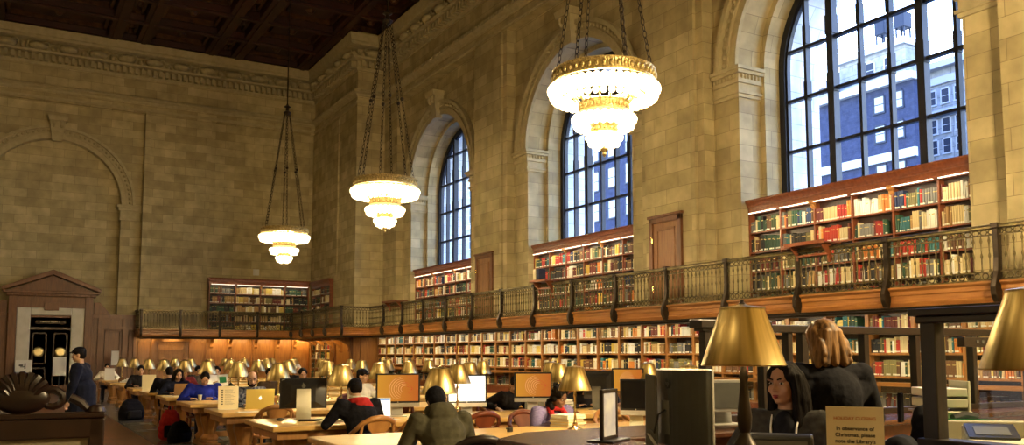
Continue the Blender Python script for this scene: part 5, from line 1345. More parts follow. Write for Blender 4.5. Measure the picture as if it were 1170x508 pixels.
bag('red and black rucksack hung by the end of the fourth table', 'rucksack', 'bag', (2.72, 17.60, 0), R(-10), (M['red_cloth'], M['blackfab']), (0.14, 0.12, 0.60))
bag('black rucksack on the floor below the red one', 'rucksack', 'bag', (2.82, 17.15, 0), R(40), (M['blackfab'], M['blackfab']), (0.17, 0.14, 0.36))

# ------------------------------------------------------------------ service counter and what stands on it
t = thing('service_counter', 'dark polished L-shaped service counter in the right foreground', 'counter', (0, 0, 0))
top = [(2.52, -1.5), (3.22, -1.5), (3.22, 4.32), (4.45, 4.32), (9.0, 4.62), (9.0, 5.05), (4.45, 5.05), (2.92, 4.93), (2.55, 4.62)]
m = MB(); m.prism(top, lambda a, b: (a, b, 1.055), lambda a, b: (a, b, 1.10)); m.build('counter_top', M['counterwood'], t, bevel=0.012)
ins = [(2.60, -1.45), (3.14, -1.45), (3.14, 4.40), (4.45, 4.40), (8.95, 4.68), (8.95, 4.98), (4.45, 4.98), (2.96, 4.86), (2.63, 4.58)]
m = MB(); m.prism(ins, lambda a, b: (a, b, 0.0), lambda a, b: (a, b, 1.055)); m.build('counter_front', M['redwood'], t)
m = MB()
for y in (-1.0, 0.1, 1.2, 2.3, 3.4): m.box(2.585, 2.60, y, y+0.95, 0.15, 0.95)
m.build('raised_panel', M['counterwood'], t, bevel=0.006)
# framed floor notice on the counter
t = thing('counter_notice', 'tall framed notice on a flat black foot at the counter corner', 'notice', (3.06, 4.18, 1.10), R(31))
m = MB(); hw, hh = 0.115, 0.30
for a, b_, e, g in ((-hw, hw, 0.012, 0.03), (-hw, hw, hh-0.02, hh), (-hw, -hw+0.02, 0.012, hh), (hw-0.02, hw, 0.012, hh)): m.box(a, b_, -0.010, 0.010, e, g)
m.build('frame', M['bracket_dark'], t, bevel=0.002)
m = MB(); m.box(-hw+0.018, hw-0.018, -0.004, 0.004, 0.03, hh-0.018); m.build('printed_sheet', M['blueprint'], t)
m = MB(); m.box(-0.14, 0.14, -0.08, 0.08, 0, 0.012); m.build('foot', M['black'], t, bevel=0.004)
# big all-in-one seen from behind
t = thing('desktop_computer', 'large grey desktop monitor seen from behind on the service counter', 'computer', (2.96, 3.41, 1.10), R(84))
# local: screen faces -y ; the back faces +y (towards the viewer)
m = MB()
n = 10; L0 = []
for k in range(n+1):
    a = -0.22 + 0.44*k/n; L0.append((a, 0.02 + 0.045*(1-(a/0.22)**2)))
pr2 = L0 + [(0.22, -0.012), (-0.22, -0.012)]
m.prism(pr2, lambda a, b: (a, b, 0.045), lambda a, b: (a, b, 0.425)); hs = m.build('back_shell', M['shell'], t, bevel=0.006)
m = MB(); m.box(-0.225, 0.225, -0.022, -0.010, 0.04, 0.43); m.build('bezel', M['silver'], t, bevel=0.003)
m = MB(); m.box(-0.21, 0.21, -0.024, -0.022, 0.06, 0.41); m.build('screen', M['screen_white'], t)
m = MB(); m.prism([(0.20, -0.02), (0.095, 0.0), (0.105, 0.385), (0.20, 0.395)], lambda a, b: (a, 0.085 - 0.01*b, b+0.01), lambda a, b: (a, 0.105 - 0.01*b, b+0.01)); m.build('side_slab', M['grey_plastic'], t, bevel=0.012)
m = MB(); m.box(0.03, 0.10, 0.060, 0.066, 0.10, 0.27); m.build('vent_panel', M['grey_plastic'], t)
m = MB(); m.tube([(0.15, 0.10, 0.12), (0.07, 0.13, 0.11), (0.05, 0.12, 0.20), (0.06, 0.07, 0.22)], 0.006, 6); m.build('cable', M['black'], t)
m = MB(); m.prism([(0.15, 0.10), (0.135, 0.10), (0.0, 0.0), (0.02, 0.0)], lambda a, b: (a, 0.115, b), lambda a, b: (a, 0.125, b)); m.build('prop_leg', M['silver'], t)
m = MB(); m.box(-0.20, 0.16, -0.05, 0.16, 0, 0.012); m.build('foot', M['black'], t, bevel=0.005)
m = MB(); m.X = Matrix.Translation((0.045, 0.0625, 0.355)) @ Matrix.Rotation(R(-90), 4, 'X'); m.lathe([(0.026, 0.0), (0.026, 0.004), (0.022, 0.005)], 24); lg = m.build('maker_disc', M['black'], hs)
text('maker_letters', 'hp', 0.034, M['grey_plastic'], lg, (0.045, 0.0682, 0.357), (R(90), 0, R(180)))
# black document device in front of the seated woman
t = thing('card_reader', 'low black desk terminal in front of the seated woman', 'terminal', (3.18, 2.98, 1.10), R(-50))
m = MB(); m.prism([(-0.06, 0), (0.10, 0), (0.08, 0.10), (-0.01, 0.135), (-0.05, 0.12)], lambda a, b: (-0.145, a, b), lambda a, b: (0.145, a, b)); m.build('terminal_body', M['black'], t, bevel=0.012)
m = MB(); m.box(-0.12, 0.12, -0.058, -0.054, 0.02, 0.10); m.build('grille', M['grey_plastic'], t)
# holiday notice
t = thing('holiday_notice', 'cream notice headed HOLIDAY CLOSING in a clear stand on the counter', 'notice', (2.875, 2.315, 1.10), R(-52))
m = MB(); m.box(-0.105, 0.105, -0.002, 0.002, 0.010, 0.298); sh = m.build('sheet', M['cream'], t)
m = MB(); m.box(-0.108, 0.108, 0.002, 0.004, 0.008, 0.302); m.box(-0.108, 0.108, -0.05, 0.05, 0.0, 0.006); m.build('clear_stand', M['glass'], t)
ro = (R(90), 0, 0)
text('heading', 'HOLIDAY CLOSING', 0.0175, M['ink_orange'], sh, (0.0, -0.0028, 0.252), ro, bold=0.0002)
for i, s in enumerate(('In observance of', 'Christmas, please', "note the Library's")):
    text('notice_text', s, 0.0205, M['ink'], sh, (0.0, -0.0028, 0.213 - 0.0245*i), ro, bold=0.0004)

# ------------------------------------------------------------------ glazed partitions behind the counter
t = thing('glass_partition', 'dark framed glass partition along the far arm of the service counter', 'partition', (0, 4.95, 0))
for x, wd in ((4.52, 0.07), (5.10, 0.045), (5.38, 0.05), (5.55, 0.07), (6.29, 0.06), (6.97, 0.06), (7.8, 0.06), (8.7, 0.06)):
    m = MB(); m.box(x-wd/2, x+wd/2, -0.035, 0.035, 1.102, 1.80); m.build('post', M['bracket_dark'], t, bevel=0.004)
m = MB(); m.box(4.45, 8.8, -0.05, 0.05, 1.775, 1.835); m.box(4.42, 5.15, -0.07, 0.07, 1.80, 1.86); m.build('top_rail', M['bracket_dark'], t, bevel=0.006)
m = MB(); m.box(4.48, 8.8, -0.04, 0.04, 1.102, 1.15); m.build('bottom_rail', M['bracket_dark'], t, bevel=0.004)
for x0, x1 in ((4.56, 5.36), (5.58, 6.26), (6.32, 6.94), (7.0, 7.77)):
    m = MB(); m.box(x0, x1, -0.003, 0.003, 1.15, 1.775); m.build('glass_pane', M['glass'], t)
t = thing('glass_partition', 'dark framed glass screen on a heavy corner post at the right', 'partition', (4.38, 0, 0))
m = MB(); m.box(-0.045, 0.045, 2.955, 3.045, 1.12, 1.80); m.build('post', M['bracket_dark'], t, bevel=0.006)
m = MB(); m.box(-0.05, 0.05, 0.05, 0.15, 1.12, 1.80); m.build('post', M['bracket_dark'], t, bevel=0.006)
m = MB(); m.box(-0.06, 0.06, 0.0, 3.06, 1.77, 1.81); m.box(-0.085, 0.085, 0.0, 3.09, 1.81, 1.85); m.build('top_rail', M['bracket_dark'], t, bevel=0.008)
m = MB(); m.box(-0.07, 0.07, 0.0, 3.07, 1.07, 1.15); m.build('bottom_rail', M['bracket_dark'], t, bevel=0.008)
m = MB(); m.box(-0.003, 0.003, 0.15, 2.955, 1.15, 1.77); m.build('glass_pane', M['glass'], t)
m = MB(); m.box(-0.10, 0.10, 0.0, 3.12, 0.0, 1.07); m.build('base_panel', M['redwood'], t, bevel=0.006)
# inner beam with small worn lettering
t = thing('sign_beam', 'dark beam with small worn lettering behind the right glass screen', 'beam', (0, 0, 0))
m = MB(); m.box(6.3, 8.4, 4.05, 4.11, 1.66, 1.735); m.build('beam', M['bracket_dark'], t, bevel=0.004)
for x in (7.25, 8.35): 
    m = MB(); m.box(x-0.035, x+0.035, 4.05, 4.11, 0.0, 1.66); m.build('post', M['bracket_dark'], t, bevel=0.004)
m = MB(); random.seed(4)
for i in range(10): m.box(6.45+0.07*i, 6.475+0.07*i, 4.045, 4.05, 1.688, 1.688+random.choice((0.024, 0.024, 0.016)))
m.build('worn_lettering', M['grey_plastic'], t)
# inside the enclosure: cabinets, paper trays, scanner, printer, computer
m = MB(); m.box(5.3, 7.2, 2.2, 3.15, 0, 1.06); m.box(5.28, 7.22, 2.18, 3.17, 1.06, 1.085)
o = m.build('office_cabinet', M['offwhite'], bevel=0.008); tag(o, 'off-white office cabinet behind the right glass screen', 'cabinet')
m = MB(); m.box(4.95, 6.2, 3.3, 4.1, 0, 0.98); m.box(4.93, 6.22, 3.28, 4.12, 0.98, 1.0); o = m.build('work_table', M['offwhite'], bevel=0.006); tag(o, 'off-white work table carrying trays and scanner behind the corner post', 'table')
t = thing('paper_trays', 'tall off-white stack of paper trays behind the corner post', 'trays', (5.68, 3.86, 1.0), R(-35))
for i, (z0, z1) in enumerate(((0.0, 0.13), (0.145, 0.20), (0.24, 0.30), (0.315, 0.37))):
    m = MB(); m.box(-0.13, 0.13, -0.16, 0.16, z0, z1); m.build('tray', M['offwhite'], t, bevel=0.006)
m = MB(); m.box(0.13, 0.15, -0.16, 0.16, 0, 0.42); m.box(-0.15, 0.15, -0.18, 0.18, 0.20, 0.215); m.build('side_plate', M['offwhite'], t, bevel=0.004)
t = thing('flatbed_scanner', 'off-white scanner with green lid sheet behind the glass screen', 'scanner', (5.48, 3.54, 1.0), R(-42))
m = MB(); m.prism([(-0.25, 0), (0.25, 0), (0.25, 0.10), (-0.25, 0.19)], lambda a, b: (-0.22, a, b), lambda a, b: (0.30, a, b)); m.build('scanner_body', M['offwhite'], t, bevel=0.012)
m = MB(); m.X = Matrix.Rotation(R(-10.2), 4, 'X'); m.box(-0.20, 0.12, -0.22, 0.2, 0.148, 0.156); m.build('green_sheet', M['green'], t)
m = MB(); m.X = Matrix.Rotation(R(-10.2), 4, 'X'); m.box(0.17, 0.28, -0.16, 0.16, 0.148, 0.165); m.box(0.19, 0.26, -0.1, 0.0, 0.165, 0.168); m.build('control_panel', M['grey_plastic'], t)
t = thing('stapler', 'black stapler lying on the green scanner sheet', 'stapler', (5.50, 3.56, 1.15), R(-20)); m = MB(); m.box(-0.09, 0.09, -0.025, 0.025, 0, 0.02); m.build('stapler_base', M['black'], t, bevel=0.006); m = MB(); m.tube([(-0.085, 0, 0.035), (0, 0, 0.055), (0.09, 0, 0.04)], 0.026, 8); m.build('stapler_arm', M['black'], t, smooth=True)
t = thing('label_printer', 'small grey printer with tilted dark display behind the sill', 'printer', (4.92, 3.02, 1.06), R(-50))
m = MB(); m.prism([(-0.17, 0), (0.15, 0), (0.15, 0.13), (-0.10, 0.06), (-0.17, 0.05)], lambda a, b: (-0.14, a, b), lambda a, b: (0.14, a, b)); m.build('printer_body', M['offwhite'], t, bevel=0.01)
m = MB(); m.X = Matrix.Translation((0, -0.08, 0.068)) @ Matrix.Rotation(R(15.6), 4, 'X'); m.box(-0.13, 0.13, -0.01, 0.22, 0, 0.01); m.build('display_frame', M['black'], t)
m = MB(); m.X = Matrix.Translation((0, -0.08, 0.068)) @ Matrix.Rotation(R(15.6), 4, 'X'); m.box(-0.09, 0.09, 0.03, 0.17, 0.01, 0.012); m.build('display', M['grey_plastic'], t)
m = MB(); m.box(4.72, 5.25, 2.75, 3.22, 0, 1.06); o = m.build('side_stand', M['offwhite'], bevel=0.006); tag(o, 'off-white stand under the small grey printer', 'stand')
monitor('desktop monitor with blue edged screen behind the big counter lamp', (4.28, 4.52, 1.12), R(-20), w_=0.30, h_=0.22, zc=0.20, screen='grey_plastic', chin=False, frame='silver', stand='silver')
bag('black shoulder bag hanging beside the blonde woman', 'shoulder_bag', 'bag', (4.70, 3.28, 0.95), R(30), (M['blackfab'], M['black']), (0.16, 0.10, 0.36))
bag('bulky black coat bundle piled up left of the corner post', 'coat_bundle', 'coat', (4.02, 2.95, 0), R(30), (M['blackfab'], M['blackfab']), (0.19, 0.14, 1.32))
t = thing('office_stool', 'tall black office stool under the seated woman', 'stool', (3.92, 3.62, 0)); m = MB(); m.lathe([(0.20, 0.58), (0.21, 0.60), (0.20, 0.64)], 20); m.build('seat', M['black'], t); m = MB(); m.tube([(0, 0, 0.05), (0, 0, 0.6)], 0.03, 10); m.build('column', M['grey_plastic'], t); m = MB()
for i in range(5): m.tube([(0, 0, 0.07), (0.26*math.cos(i*1.2566), 0.26*math.sin(i*1.2566), 0.03)], 0.022, 6)
m.build('star_base', M['black'], t)

# ------------------------------------------------------------------ left foreground: carved notice frame
t = thing('carved_notice_frame', 'dark carved floor notice frame with scrolled crest at lower left', 'notice frame', (0.09, 6.28, 0), R(-3.5))
m = MB(); m.box(-0.40, 0.40, -0.02, 0.02, 0.55, 1.085); m.build('notice_panel', M['sign_panel'], t)
m = MB(); m.box(-0.46, 0.46, -0.05, 0.05, 1.075, 1.20); m.box(-0.48, 0.48, -0.06, 0.06, 1.20, 1.235); m.build('top_rail', M['crestwood'], t, bevel=0.01)
for s in (-1, 1):
    m = MB(); m.box(s*0.43-0.045, s*0.43+0.045, -0.05, 0.05, 0.0, 1.20); m.build('post', M['crestwood'], t, bevel=0.01)
    m = MB(); m.lathe([(0.045, 1.19), (0.03, 1.20), (0.050, 1.215), (0.058, 1.24), (0.046, 1.268), (0.02, 1.28)], 16, (s*0.425, 0, 0)); m.build('ball_finial', M['crestwood'], t, smooth=True)
    m = MB(); m.box(s*0.43-0.06, s*0.43+0.06, -0.22, 0.22, 0, 0.07); m.build('foot', M['crestwood'], t, bevel=0.01)
    m = MB(); pts = [(s*(0.16+0.11*math.cos(a)*(1-0.07*k)) , 0, 1.315+0.085*math.sin(a)*(1-0.07*k)) for k, a in enumerate([PI*1.0 - i*PI/5 for i in range(12)])]
    m.tube(pts, [0.030-0.0012*i for i in range(12)], 8); m.tube([(s*0.27, 0, 1.33), (s*0.33, 0, 1.30), (s*0.385, 0, 1.24)], [0.03, 0.028, 0.02], 8); m.build('scroll', M['crestwood'], t, smooth=True)
m = MB(); m.box(-0.46, 0.46, -0.05, 0.05, 0.45, 0.56); m.build('bottom_rail', M['crestwood'], t, bevel=0.01)
m = MB(); m.ball((0, 0, 1.33), (0.16, 0.05, 0.10), 20, 12)
for i in range(9):
    a = R(20 + 140*i/8); m.tube([(0.03*math.cos(a), -0.02, 1.30+0.02*math.sin(a)), (0.10*math.cos(a), -0.03, 1.345+0.09*math.sin(a)), (0.155*math.cos(a), 0, 1.36+0.125*math.sin(a))], [0.012, 0.022, 0.026], 6)
m.ball((0, 0, 1.40), (0.13, 0.045, 0.09), 18, 10); m.build('shell_crest', M['crestwood'], t, smooth=True)
# small notices by the door
def stand_sign(label, x, y, z0, w_, h_, body=None):
    t = thing('stand_notice', label, 'notice', (x, y, 0))
    m = MB(); m.box(-w_/2, w_/2, -0.01, 0.01, z0, z0+h_); p = m.build('sheet', M['white'], t)
    m = MB(); m.tube([(0, 0.02, 0.02), (0, 0.02, z0+0.1)], 0.012, 6); m.build('pole', M['grey_plastic'], t)
    m = MB(); m.lathe([(0.16, 0), (0.16, 0.015), (0.02, 0.03)], 16); m.build('base', M['black'], t)
    if body:
        m = MB(); 
        for a, b_, c_, d_ in ((-0.14, -0.02, 0.62, 0.72), (0.02, 0.06, 0.45, 0.80), (-0.1, 0.02, 0.55, 0.6)): m.box(a*w_*2, b_*w_*2, -0.012, -0.01, z0+h_*c_, z0+h_*d_)
        m.build('printed_mark', M['ink'], p)
stand_sign('white stand notice with dark mark left of the far doorway', 0.62, 41.9, 0.72, 0.62, 0.66, True)
stand_sign('plain white stand notice in front of the far double doors', 1.95, 41.9, 0.72, 0.50, 0.78)
stand_sign('white stand notice between the doorway and the farthest table', 4.05, 41.4, 1.15, 0.30, 0.62)
t = thing('wall_box', 'small white box fixed on the stone above the back wall bookcase', 'box', (10.35, YB+0.13, 5.45))
m = MB(); m.box(-0.14, 0.14, -0.08, 0.0, 0, 0.30); m.build('box_cover', M['white'], t, bevel=0.02)
m = MB(); m.lathe([(0.03, 0), (0.03, 0.02)], 10, (0, 0, 0)); m.build('cable_gland', M['grey_plastic'], t)
# reading rests on the gallery rail
def rest(label, y, L_, books=0):
    t = thing('book_rest', label, 'book rest', (XC-0.02, y, 3.60), R(-90))
    m = MB(); m.X = Matrix.Rotation(R(0), 4, 'X'); m.box(-L_/2, L_/2, -0.30, 0.16, 0.04, 0.07); m.box(-L_/2, L_/2, -0.32, -0.29, 0.03, 0.10); m.build('shelf_board', M['redwood'], t, bevel=0.006)
    for s in (-1, 1):
        m = MB(); m.prism([(-0.27, 0.04), (0.0, 0.04), (0.0, -0.30), (-0.05, -0.30), (-0.08, -0.15)], lambda a, b: (s*L_*0.38-0.02, a, b), lambda a, b: (s*L_*0.38+0.02, a, b)); m.build('bracket', M['redwood'], t)
    m = MB(); m.box(-L_*0.38, L_*0.38, -0.10, -0.06, -0.16, -0.12); m.build('cross_bar', M['redwood'], t)
    return t
rest('mahogany book rest on the gallery rail below the nearest window', 11.3, 0.95)
rest('mahogany book rest on the gallery rail below the middle window carrying two volumes', 20.75, 0.85)
rest('mahogany book rest on the gallery rail near the corner pier', 31.75, 1.5)
for i, (dy, cl, nm) in enumerate(((0.30, (0.70, 0.60, 0.38), 'cream'), (0.12, (0.02, 0.03, 0.08), 'navy'))):
    t = thing('book', 'large %s volume standing on the gallery book rest' % nm, 'book', (XC-0.25, 20.75+dy, 3.67), R(-90))
    mc = noisy('volume '+nm, tuple(c*0.8 for c in cl), cl, 8, 0.6); m = MB(); m.box(-0.075, 0.075, 0, 0.22, 0, 0.34); m.build('cover', mc, t, bevel=0.006); m = MB(); m.box(-0.065, 0.065, 0.015, 0.223, 0.337, 0.342); m.build('pages', M['white'], t)
# ------------------------------------------------------------------ chandeliers
def make_chandelier(label, x, y):
    t = thing('chandelier', label, 'chandelier', (x, y, 5.92), 0, 'tiered globe chandeliers')
    def ring(name, r, h, z):
        m = MB(); m.lathe([(r, z), (r+0.025, z), (r+0.03, z+h*0.15), (r+0.012, z+h*0.2), (r+0.012, z+h*0.85), (r+0.035, z+h), (r, z+h)], 48, caps=False)
        n = max(12, int(2*PI*r/0.105))
        for i in range(n):
            a = 2*PI*i/n; ca, sa = math.cos(a), math.sin(a)
            m.ball(((r+0.022)*ca, (r+0.022)*sa, z+h*0.52), (0.032, 0.032, h*0.26), 8, 5); m.tube([((r+0.02)*math.cos(a+PI/n), (r+0.02)*math.sin(a+PI/n), z+h*0.15), ((r+0.02)*math.cos(a+PI/n), (r+0.02)*math.sin(a+PI/n), z+h*0.9)], 0.008, 4)
        return m.build(name, M['gilt'], t, smooth=True)
    tiers = [(ring('top_tier', 0.78, 0.20, -0.08), [(0.835, -0.19, 46, 0.060), (0.80, -0.285, 44, 0.058), (0.715, -0.245, 38, 0.056), (0.60, -0.33, 30, 0.050)]),
             (ring('middle_tier', 0.36, 0.15, -0.53), [(0.465, -0.655, 26, 0.056), (0.43, -0.745, 24, 0.054), (0.36, -0.70, 20, 0.05)]),
             (ring('bottom_tier', 0.17, 0.10, -0.85), [(0.25, -0.935, 15, 0.052), (0.21, -1.02, 12, 0.050), (0.12, -1.07, 7, 0.048)])]
    bme = [None]
    cnt_ = 0
    for tr, rows in tiers:
        rest = MB()
        for q, (r, z, n, br) in enumerate(rows):
            for i in range(n):
                a = 2*PI*(i+0.5*(q % 2))/n
                if q: rest.ball((r*math.cos(a), r*math.sin(a), z), (br, br, br*1.15), 10, 8)
                else:
                    if bme[0] is None: mb = MB(); mb.ball((0, 0, 0), 1.0, 10, 8); bme[0] = mb.mesh('bulb', [M['bulb']], True)
                    o = bpy.data.objects.new('bulb', bme[0]); C.objects.link(o); o.parent = tr; o.scale = (br, br, br*1.15); o.location = (r*math.cos(a), r*math.sin(a), z)
        rb = rest.build('bulb', M['bulb'], tr, smooth=True); rb['kind'] = 'stuff'
    # dished inner bowls carrying the globes
    m = MB()
    for i in range(16):
        a = 2*PI*i/16; ca, sa = math.cos(a), math.sin(a)
        m.tube([(0.78*ca, 0.78*sa, -0.04), (0.64*ca, 0.64*sa, -0.10), (0.50*ca, 0.50*sa, -0.24), (0.38*ca, 0.38*sa, -0.40)], 0.018, 5)
    m.lathe([(0.64, -0.08), (0.62, -0.12), (0.60, -0.08)], 40); m.build('curved_arms', M['gilt'], t, smooth=True)
    m = MB(); m.lathe([(0.36, -0.52), (0.28, -0.64), (0.19, -0.78)], 28, caps=False); m.build('lower_bowl', M['gilt'], t, smooth=True)
    m = MB(); m.lathe([(0.16, -0.86), (0.10, -0.98), (0.05, -1.04), (0.07, -1.08), (0.06, -1.13), (0.03, -1.16), (0.035, -1.20), (0.005, -1.24)], 16); m.build('finial', M['gilt'], t, smooth=True)
    # chains
    top = 4.30
    for i in range(6):
        a = 2*PI*i/6 + 0.35; p0 = Vector((0.74*math.cos(a), 0.74*math.sin(a), 0.12)); p1 = Vector((0.09*math.cos(a), 0.09*math.sin(a), top))
        m = MB(); d = p1-p0; L_ = d.length; d.normalize(); n = int(L_/0.105); u = d.cross(Vector((1, 0.3, 0))).normalized(); v = d.cross(u)
        for k in range(n):
            c0 = p0 + d*((k+0.5)*L_/n); e = u if k % 2 else v
            m.tube([c0 + d*(0.066*math.cos(q)) + e*(0.030*math.sin(q)) for q in [w_*PI/4 for w_ in range(8)]], 0.0085, 4, closed=True)
        c0 = p0 + d*(L_*0.5); m.ball(c0, 0.05, 8, 6)
        m.build('chain', M['bronze_dark'], t)
    m = MB(); m.lathe([(0.02, top-0.12), (0.11, top-0.06), (0.14, top), (0.06, top+0.06), (0.05, top+0.16), (0.13, top+0.20), (0.05, top+0.26), (0.022, top+0.32), (0.022, 10.4)], 14); m.build('hanging_rod', M['bronze_dark'], t, smooth=True)
    point('chandelier_light', (0, 0, -0.50), CH_W, (1.0, 0.76, 0.40), 0.5, t)
    return t
CH_W = 4800.0
make_chandelier('nearest and largest globe chandelier, hanging before the middle window', 7.97, 10.94)
make_chandelier('middle globe chandelier, hanging left of the farthest window', 8.18, 20.68)
make_chandelier('smallest and farthest globe chandelier, hanging before the back wall', 8.31, 30.53)
# the rest of the two chandelier rows, out of the picture
for x, y in ((8.0, 1.3),): point('chandelier_light', (x, y, 5.4), CH_W*0.8, (1.0, 0.76, 0.40), 0.5)
for x, y in ((-5.6, 1.3), (-5.6, 11.0), (-5.6, 20.8), (-5.6, 30.5)): point('chandelier_light', (x, y, 5.4), CH_W*0.035, (1.0, 0.76, 0.40), 0.5)

# shelf lights below the gallery and in the bookcases
for y in [4.0+2.0*k for k in range(16)]:
    area('shelf_lamp', (13.55, y+1.0, 2.33), (0, R(-28), 0), 0.08, 1.9, 12, (1.0, 0.82, 0.52))
for c in CEN: area('case_lamp', (14.60, c, 4.83), (0, R(-22), 0), 0.06, 4.9, 26, (1.0, 0.84, 0.56))
area('case_lamp', (10.4, YB-0.55, 4.85), (R(20), 0, 0), 4.4, 0.06, 8, (1.0, 0.82, 0.55))
for x in (5.4, 6.55, 7.78): area('niche_lamp', (x, YB-0.45, 2.30), (R(20), 0, 0), 0.7, 0.08, 4.5, (1.0, 0.66, 0.24))
for x in (8.72, 9.75, 10.88, 11.83, 12.6): area('niche_lamp', (x, YB-0.40, 2.30), (R(25), 0, 0), 0.7, 0.08, 13, (1.0, 0.66, 0.24))
for y in (37.3, 38.4, 39.6, 40.7): area('niche_lamp', (12.55, y, 2.30), (0, R(-25), 0), 0.08, 0.7, 8.0, (1.0, 0.66, 0.24))

# ------------------------------------------------------------------ the city outside
M['brick_out'] = blocks('dark outer brick', (0.030, 0.036, 0.066), (0.026, 0.031, 0.057), (0.036, 0.042, 0.066), 0.6, 0.2, 0.012, 0.9, 0.0, spec=0.02)
M['pale_out'] = blocks('pale outer facade', (0.22, 0.225, 0.23), (0.195, 0.2, 0.205), (0.13, 0.13, 0.135), 2.0, 1.0, 0.03, 0.9, 0.0, spec=0.02)
M['band_out'] = mat('white stone band', (0.30, 0.30, 0.31), 0.8, spec=0.05)
M['win_out'] = mat('pale window', (0.2, 0.22, 0.24), 0.3)
M['win_dark'] = mat('dark window', (0.02, 0.025, 0.04), 0.4, spec=0.1)
def building(name, label, x, y0, y1, z1, wall, bands=(), wins=None, depth=14, cornice=0.5):
    t = thing(name, label, 'building', (x, (y0+y1)/2, 0)); hw = (y1-y0)/2
    m = MB(); m.box(0, depth, -hw, hw, -4, z1); m.build('wall', M[wall], t)
    m = MB(); m.box(-cornice, depth, -hw-0.2, hw+0.2, z1-0.3, z1+0.3); m.build('parapet', M['band_out'], t)
    for z in bands:
        m = MB(); m.box(-0.25, 0.1, -hw-0.1, hw+0.1, z-0.35, z+0.35); m.build('stone_band', M['band_out'], t)
    if wins:
        ys_, zs_, ww, wh = wins
        for a in ys_:
            for z in zs_:
                m = MB(); b0 = a-(y0+y1)/2
                m.box(-0.12, 0.05, b0-ww/2-0.15, b0+ww/2+0.15, z-0.15, z); m.box(-0.08, 0.05, b0-ww/2-0.12, b0-ww/2, z, z+wh); m.box(-0.08, 0.05, b0+ww/2, b0+ww/2+0.12, z, z+wh); m.box(-0.08, 0.05, b0-ww/2, b0+ww/2, z+wh, z+wh+0.15); m.box(-0.07, 0.05, b0-ww/2, b0+ww/2, z+wh*0.48, z+wh*0.52)
                f = m.build('window', M['band_out'] if wall == 'pale_out' else M['win_dark'], t)
                m = MB(); m.box(-0.04, 0.02, b0-ww/2, b0+ww/2, z, z+wh); m.build('window_pane', M['win_dark'] if wall == 'pale_out' else M['win_out'], f)
    return t
building('office_building', 'dark blue brick building outside the nearest window', 60, 41.8, 53.6, 23.2, 'brick_out', (17.2,), ((43.2, 44.9), (15.4, 18.6, 21.0), 0.85, 1.25), depth=1.6)
building('tower_block', 'pale stepped tower above the dark brick building outside', 66, 46.6, 53.5, 28.6, 'pale_out', (25.6,), ((48.2, 50.2), (23.2, 26.3), 0.9, 1.3), depth=3.0)
building('tower_block', 'lower pale penthouse with parapet behind the dark brick building', 64.2, 53.0, 63.0, 26.2, 'pale_out', (), None, depth=1.0)
building('apartment_building', 'pale many-windowed building at the right of the nearest window', 76, 34.0, 52.6, 29.0, 'pale_out', (27.6, 24.4, 19.4), ([40.2+1.35*i for i in range(9)], (12.6, 15.0, 17.3, 20.6, 22.6, 25.4), 0.72, 1.3), cornice=0.8)
building('apartment_building', 'tall dark brick apartment building outside the middle window', 60, 68.0, 87.4, 46.0, 'brick_out', (12.0,), ([71.0+3.3*i for i in range(6)], [10.2+3.6*i for i in range(9)], 1.3, 2.2))
building('apartment_building', 'grey and white building far off outside the farthest window', 70, 112.0, 143.0, 56.0, 'pale_out', (14.0, 24.0, 38.0), ([114.0+3.6*i for i in range(8)], [11.0+4.6*i for i in range(9)], 1.9, 2.6))
building('apartment_building', 'dark brick block at the foot of the farthest window', 62, 105.0, 118.0, 30.0, 'brick_out', (22.0,), ([107.5+3.3*i for i in range(4)], [11.0+4.0*i for i in range(4)], 1.6, 2.2), depth=6)
for k, (y, z) in enumerate(((49.6, 30.0), (47.6, 30.0))):
    t = thing('water_tank', ['dark rooftop tank, farther left of two on the pale tower outside', 'dark rooftop tank, right-hand of two on the pale tower outside'][k], 'tank', (67.2, y, z))
    m = MB(); m.box(-0.6, 0.6, -0.5, 0.5, 0.2, 1.6); m.build('tank_body', M['win_dark'], t, bevel=0.08)
    m = MB()
    for a in (-0.4, 0.4):
        for b in (-0.4, 0.4): m.box(a-0.06, a+0.06, b-0.06, b+0.06, -1.09, 0.2)
    m.build('tank_frame', M['win_dark'], t)
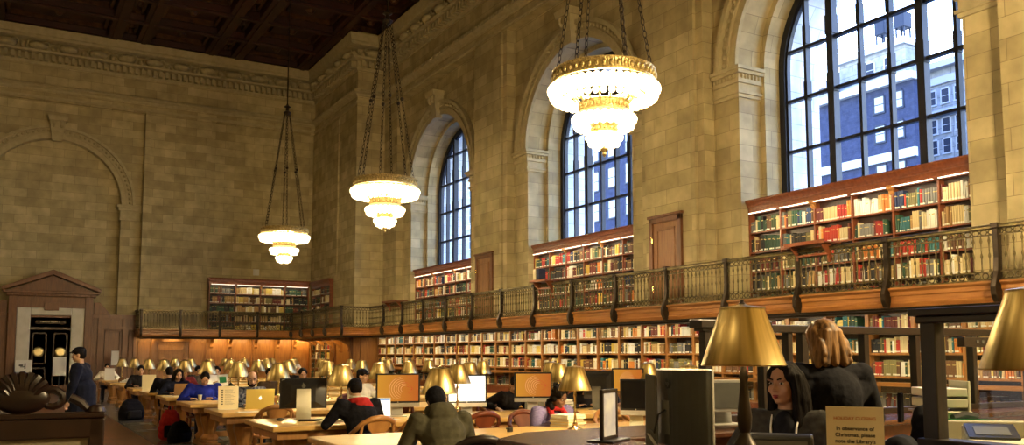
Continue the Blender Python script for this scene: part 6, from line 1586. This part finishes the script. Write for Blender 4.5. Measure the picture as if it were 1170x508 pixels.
m = MB(); m.box(20, 200, -60, 260, -4.5, -4.0); o = m.build('street', M['pale_out']); struct(o, 'street level outside the windows')

# ------------------------------------------------------------------ sky, camera, colour
w_ = bpy.data.worlds.new('sky'); bpy.context.scene.world = w_; w_.use_nodes = True
nt = w_.node_tree; bg = nt.nodes['Background']
tc = N(nt, 'ShaderNodeTexCoord'); sp = N(nt, 'ShaderNodeSeparateXYZ'); nt.links.new(tc.outputs['Generated'], sp.inputs[0])
rp = ramp(nt, [(0.22, (0.72, 0.86, 1.0)), (0.50, (0.13, 0.33, 1.0))]); nt.links.new(sp.outputs['Z'], rp.inputs['Fac'])
nt.links.new(rp.outputs['Color'], bg.inputs['Color']); bg.inputs['Strength'].default_value = 13.0
for c in CEN:
    o = area('daylight_portal', (17.2, c, 8.0), (0, R(90), 0), 6.6, 5.4, 1.0); o.data.cycles.is_portal = True

cam = bpy.data.cameras.new('camera'); co = bpy.data.objects.new('camera', cam); C.objects.link(co)
cam.sensor_fit = 'HORIZONTAL'; cam.sensor_width = 36.0; cam.lens = 36.0*998/1170; cam.shift_y = 63/1170
cam.clip_start = 0.05; cam.clip_end = 600
co.location = (0, 0, CAMH); co.rotation_euler = (R(90) + math.atan(88/998), 0, R(-29.94))
sc = bpy.context.scene; sc.camera = co
sc.view_settings.view_transform = 'Standard'; sc.view_settings.look = 'None'; sc.view_settings.gamma = 1.0; sc.view_settings.use_curve_mapping = False
sc.view_settings.exposure = 0.0
sc.cycles.use_light_tree = True; sc.cycles.max_bounces = 6; sc.cycles.diffuse_bounces = 3; sc.cycles.glossy_bounces = 3; sc.cycles.transmission_bounces = 4; sc.cycles.transparent_max_bounces = 8
sc.cycles.sample_clamp_indirect = 4.0; sc.cycles.caustics_reflective = False; sc.cycles.caustics_refractive = False
try:
    sc.cycles.use_denoising = True; sc.cycles.denoiser = 'OPENIMAGEDENOISE'
except Exception: pass
for lab, names in USED.items():
    if len(names) > 1: print('SAME LABEL', len(names), lab)
    if not 4 <= len(lab.split()) <= 16: print('LABEL LENGTH', lab)
print('OBJECTS', len(bpy.data.objects))
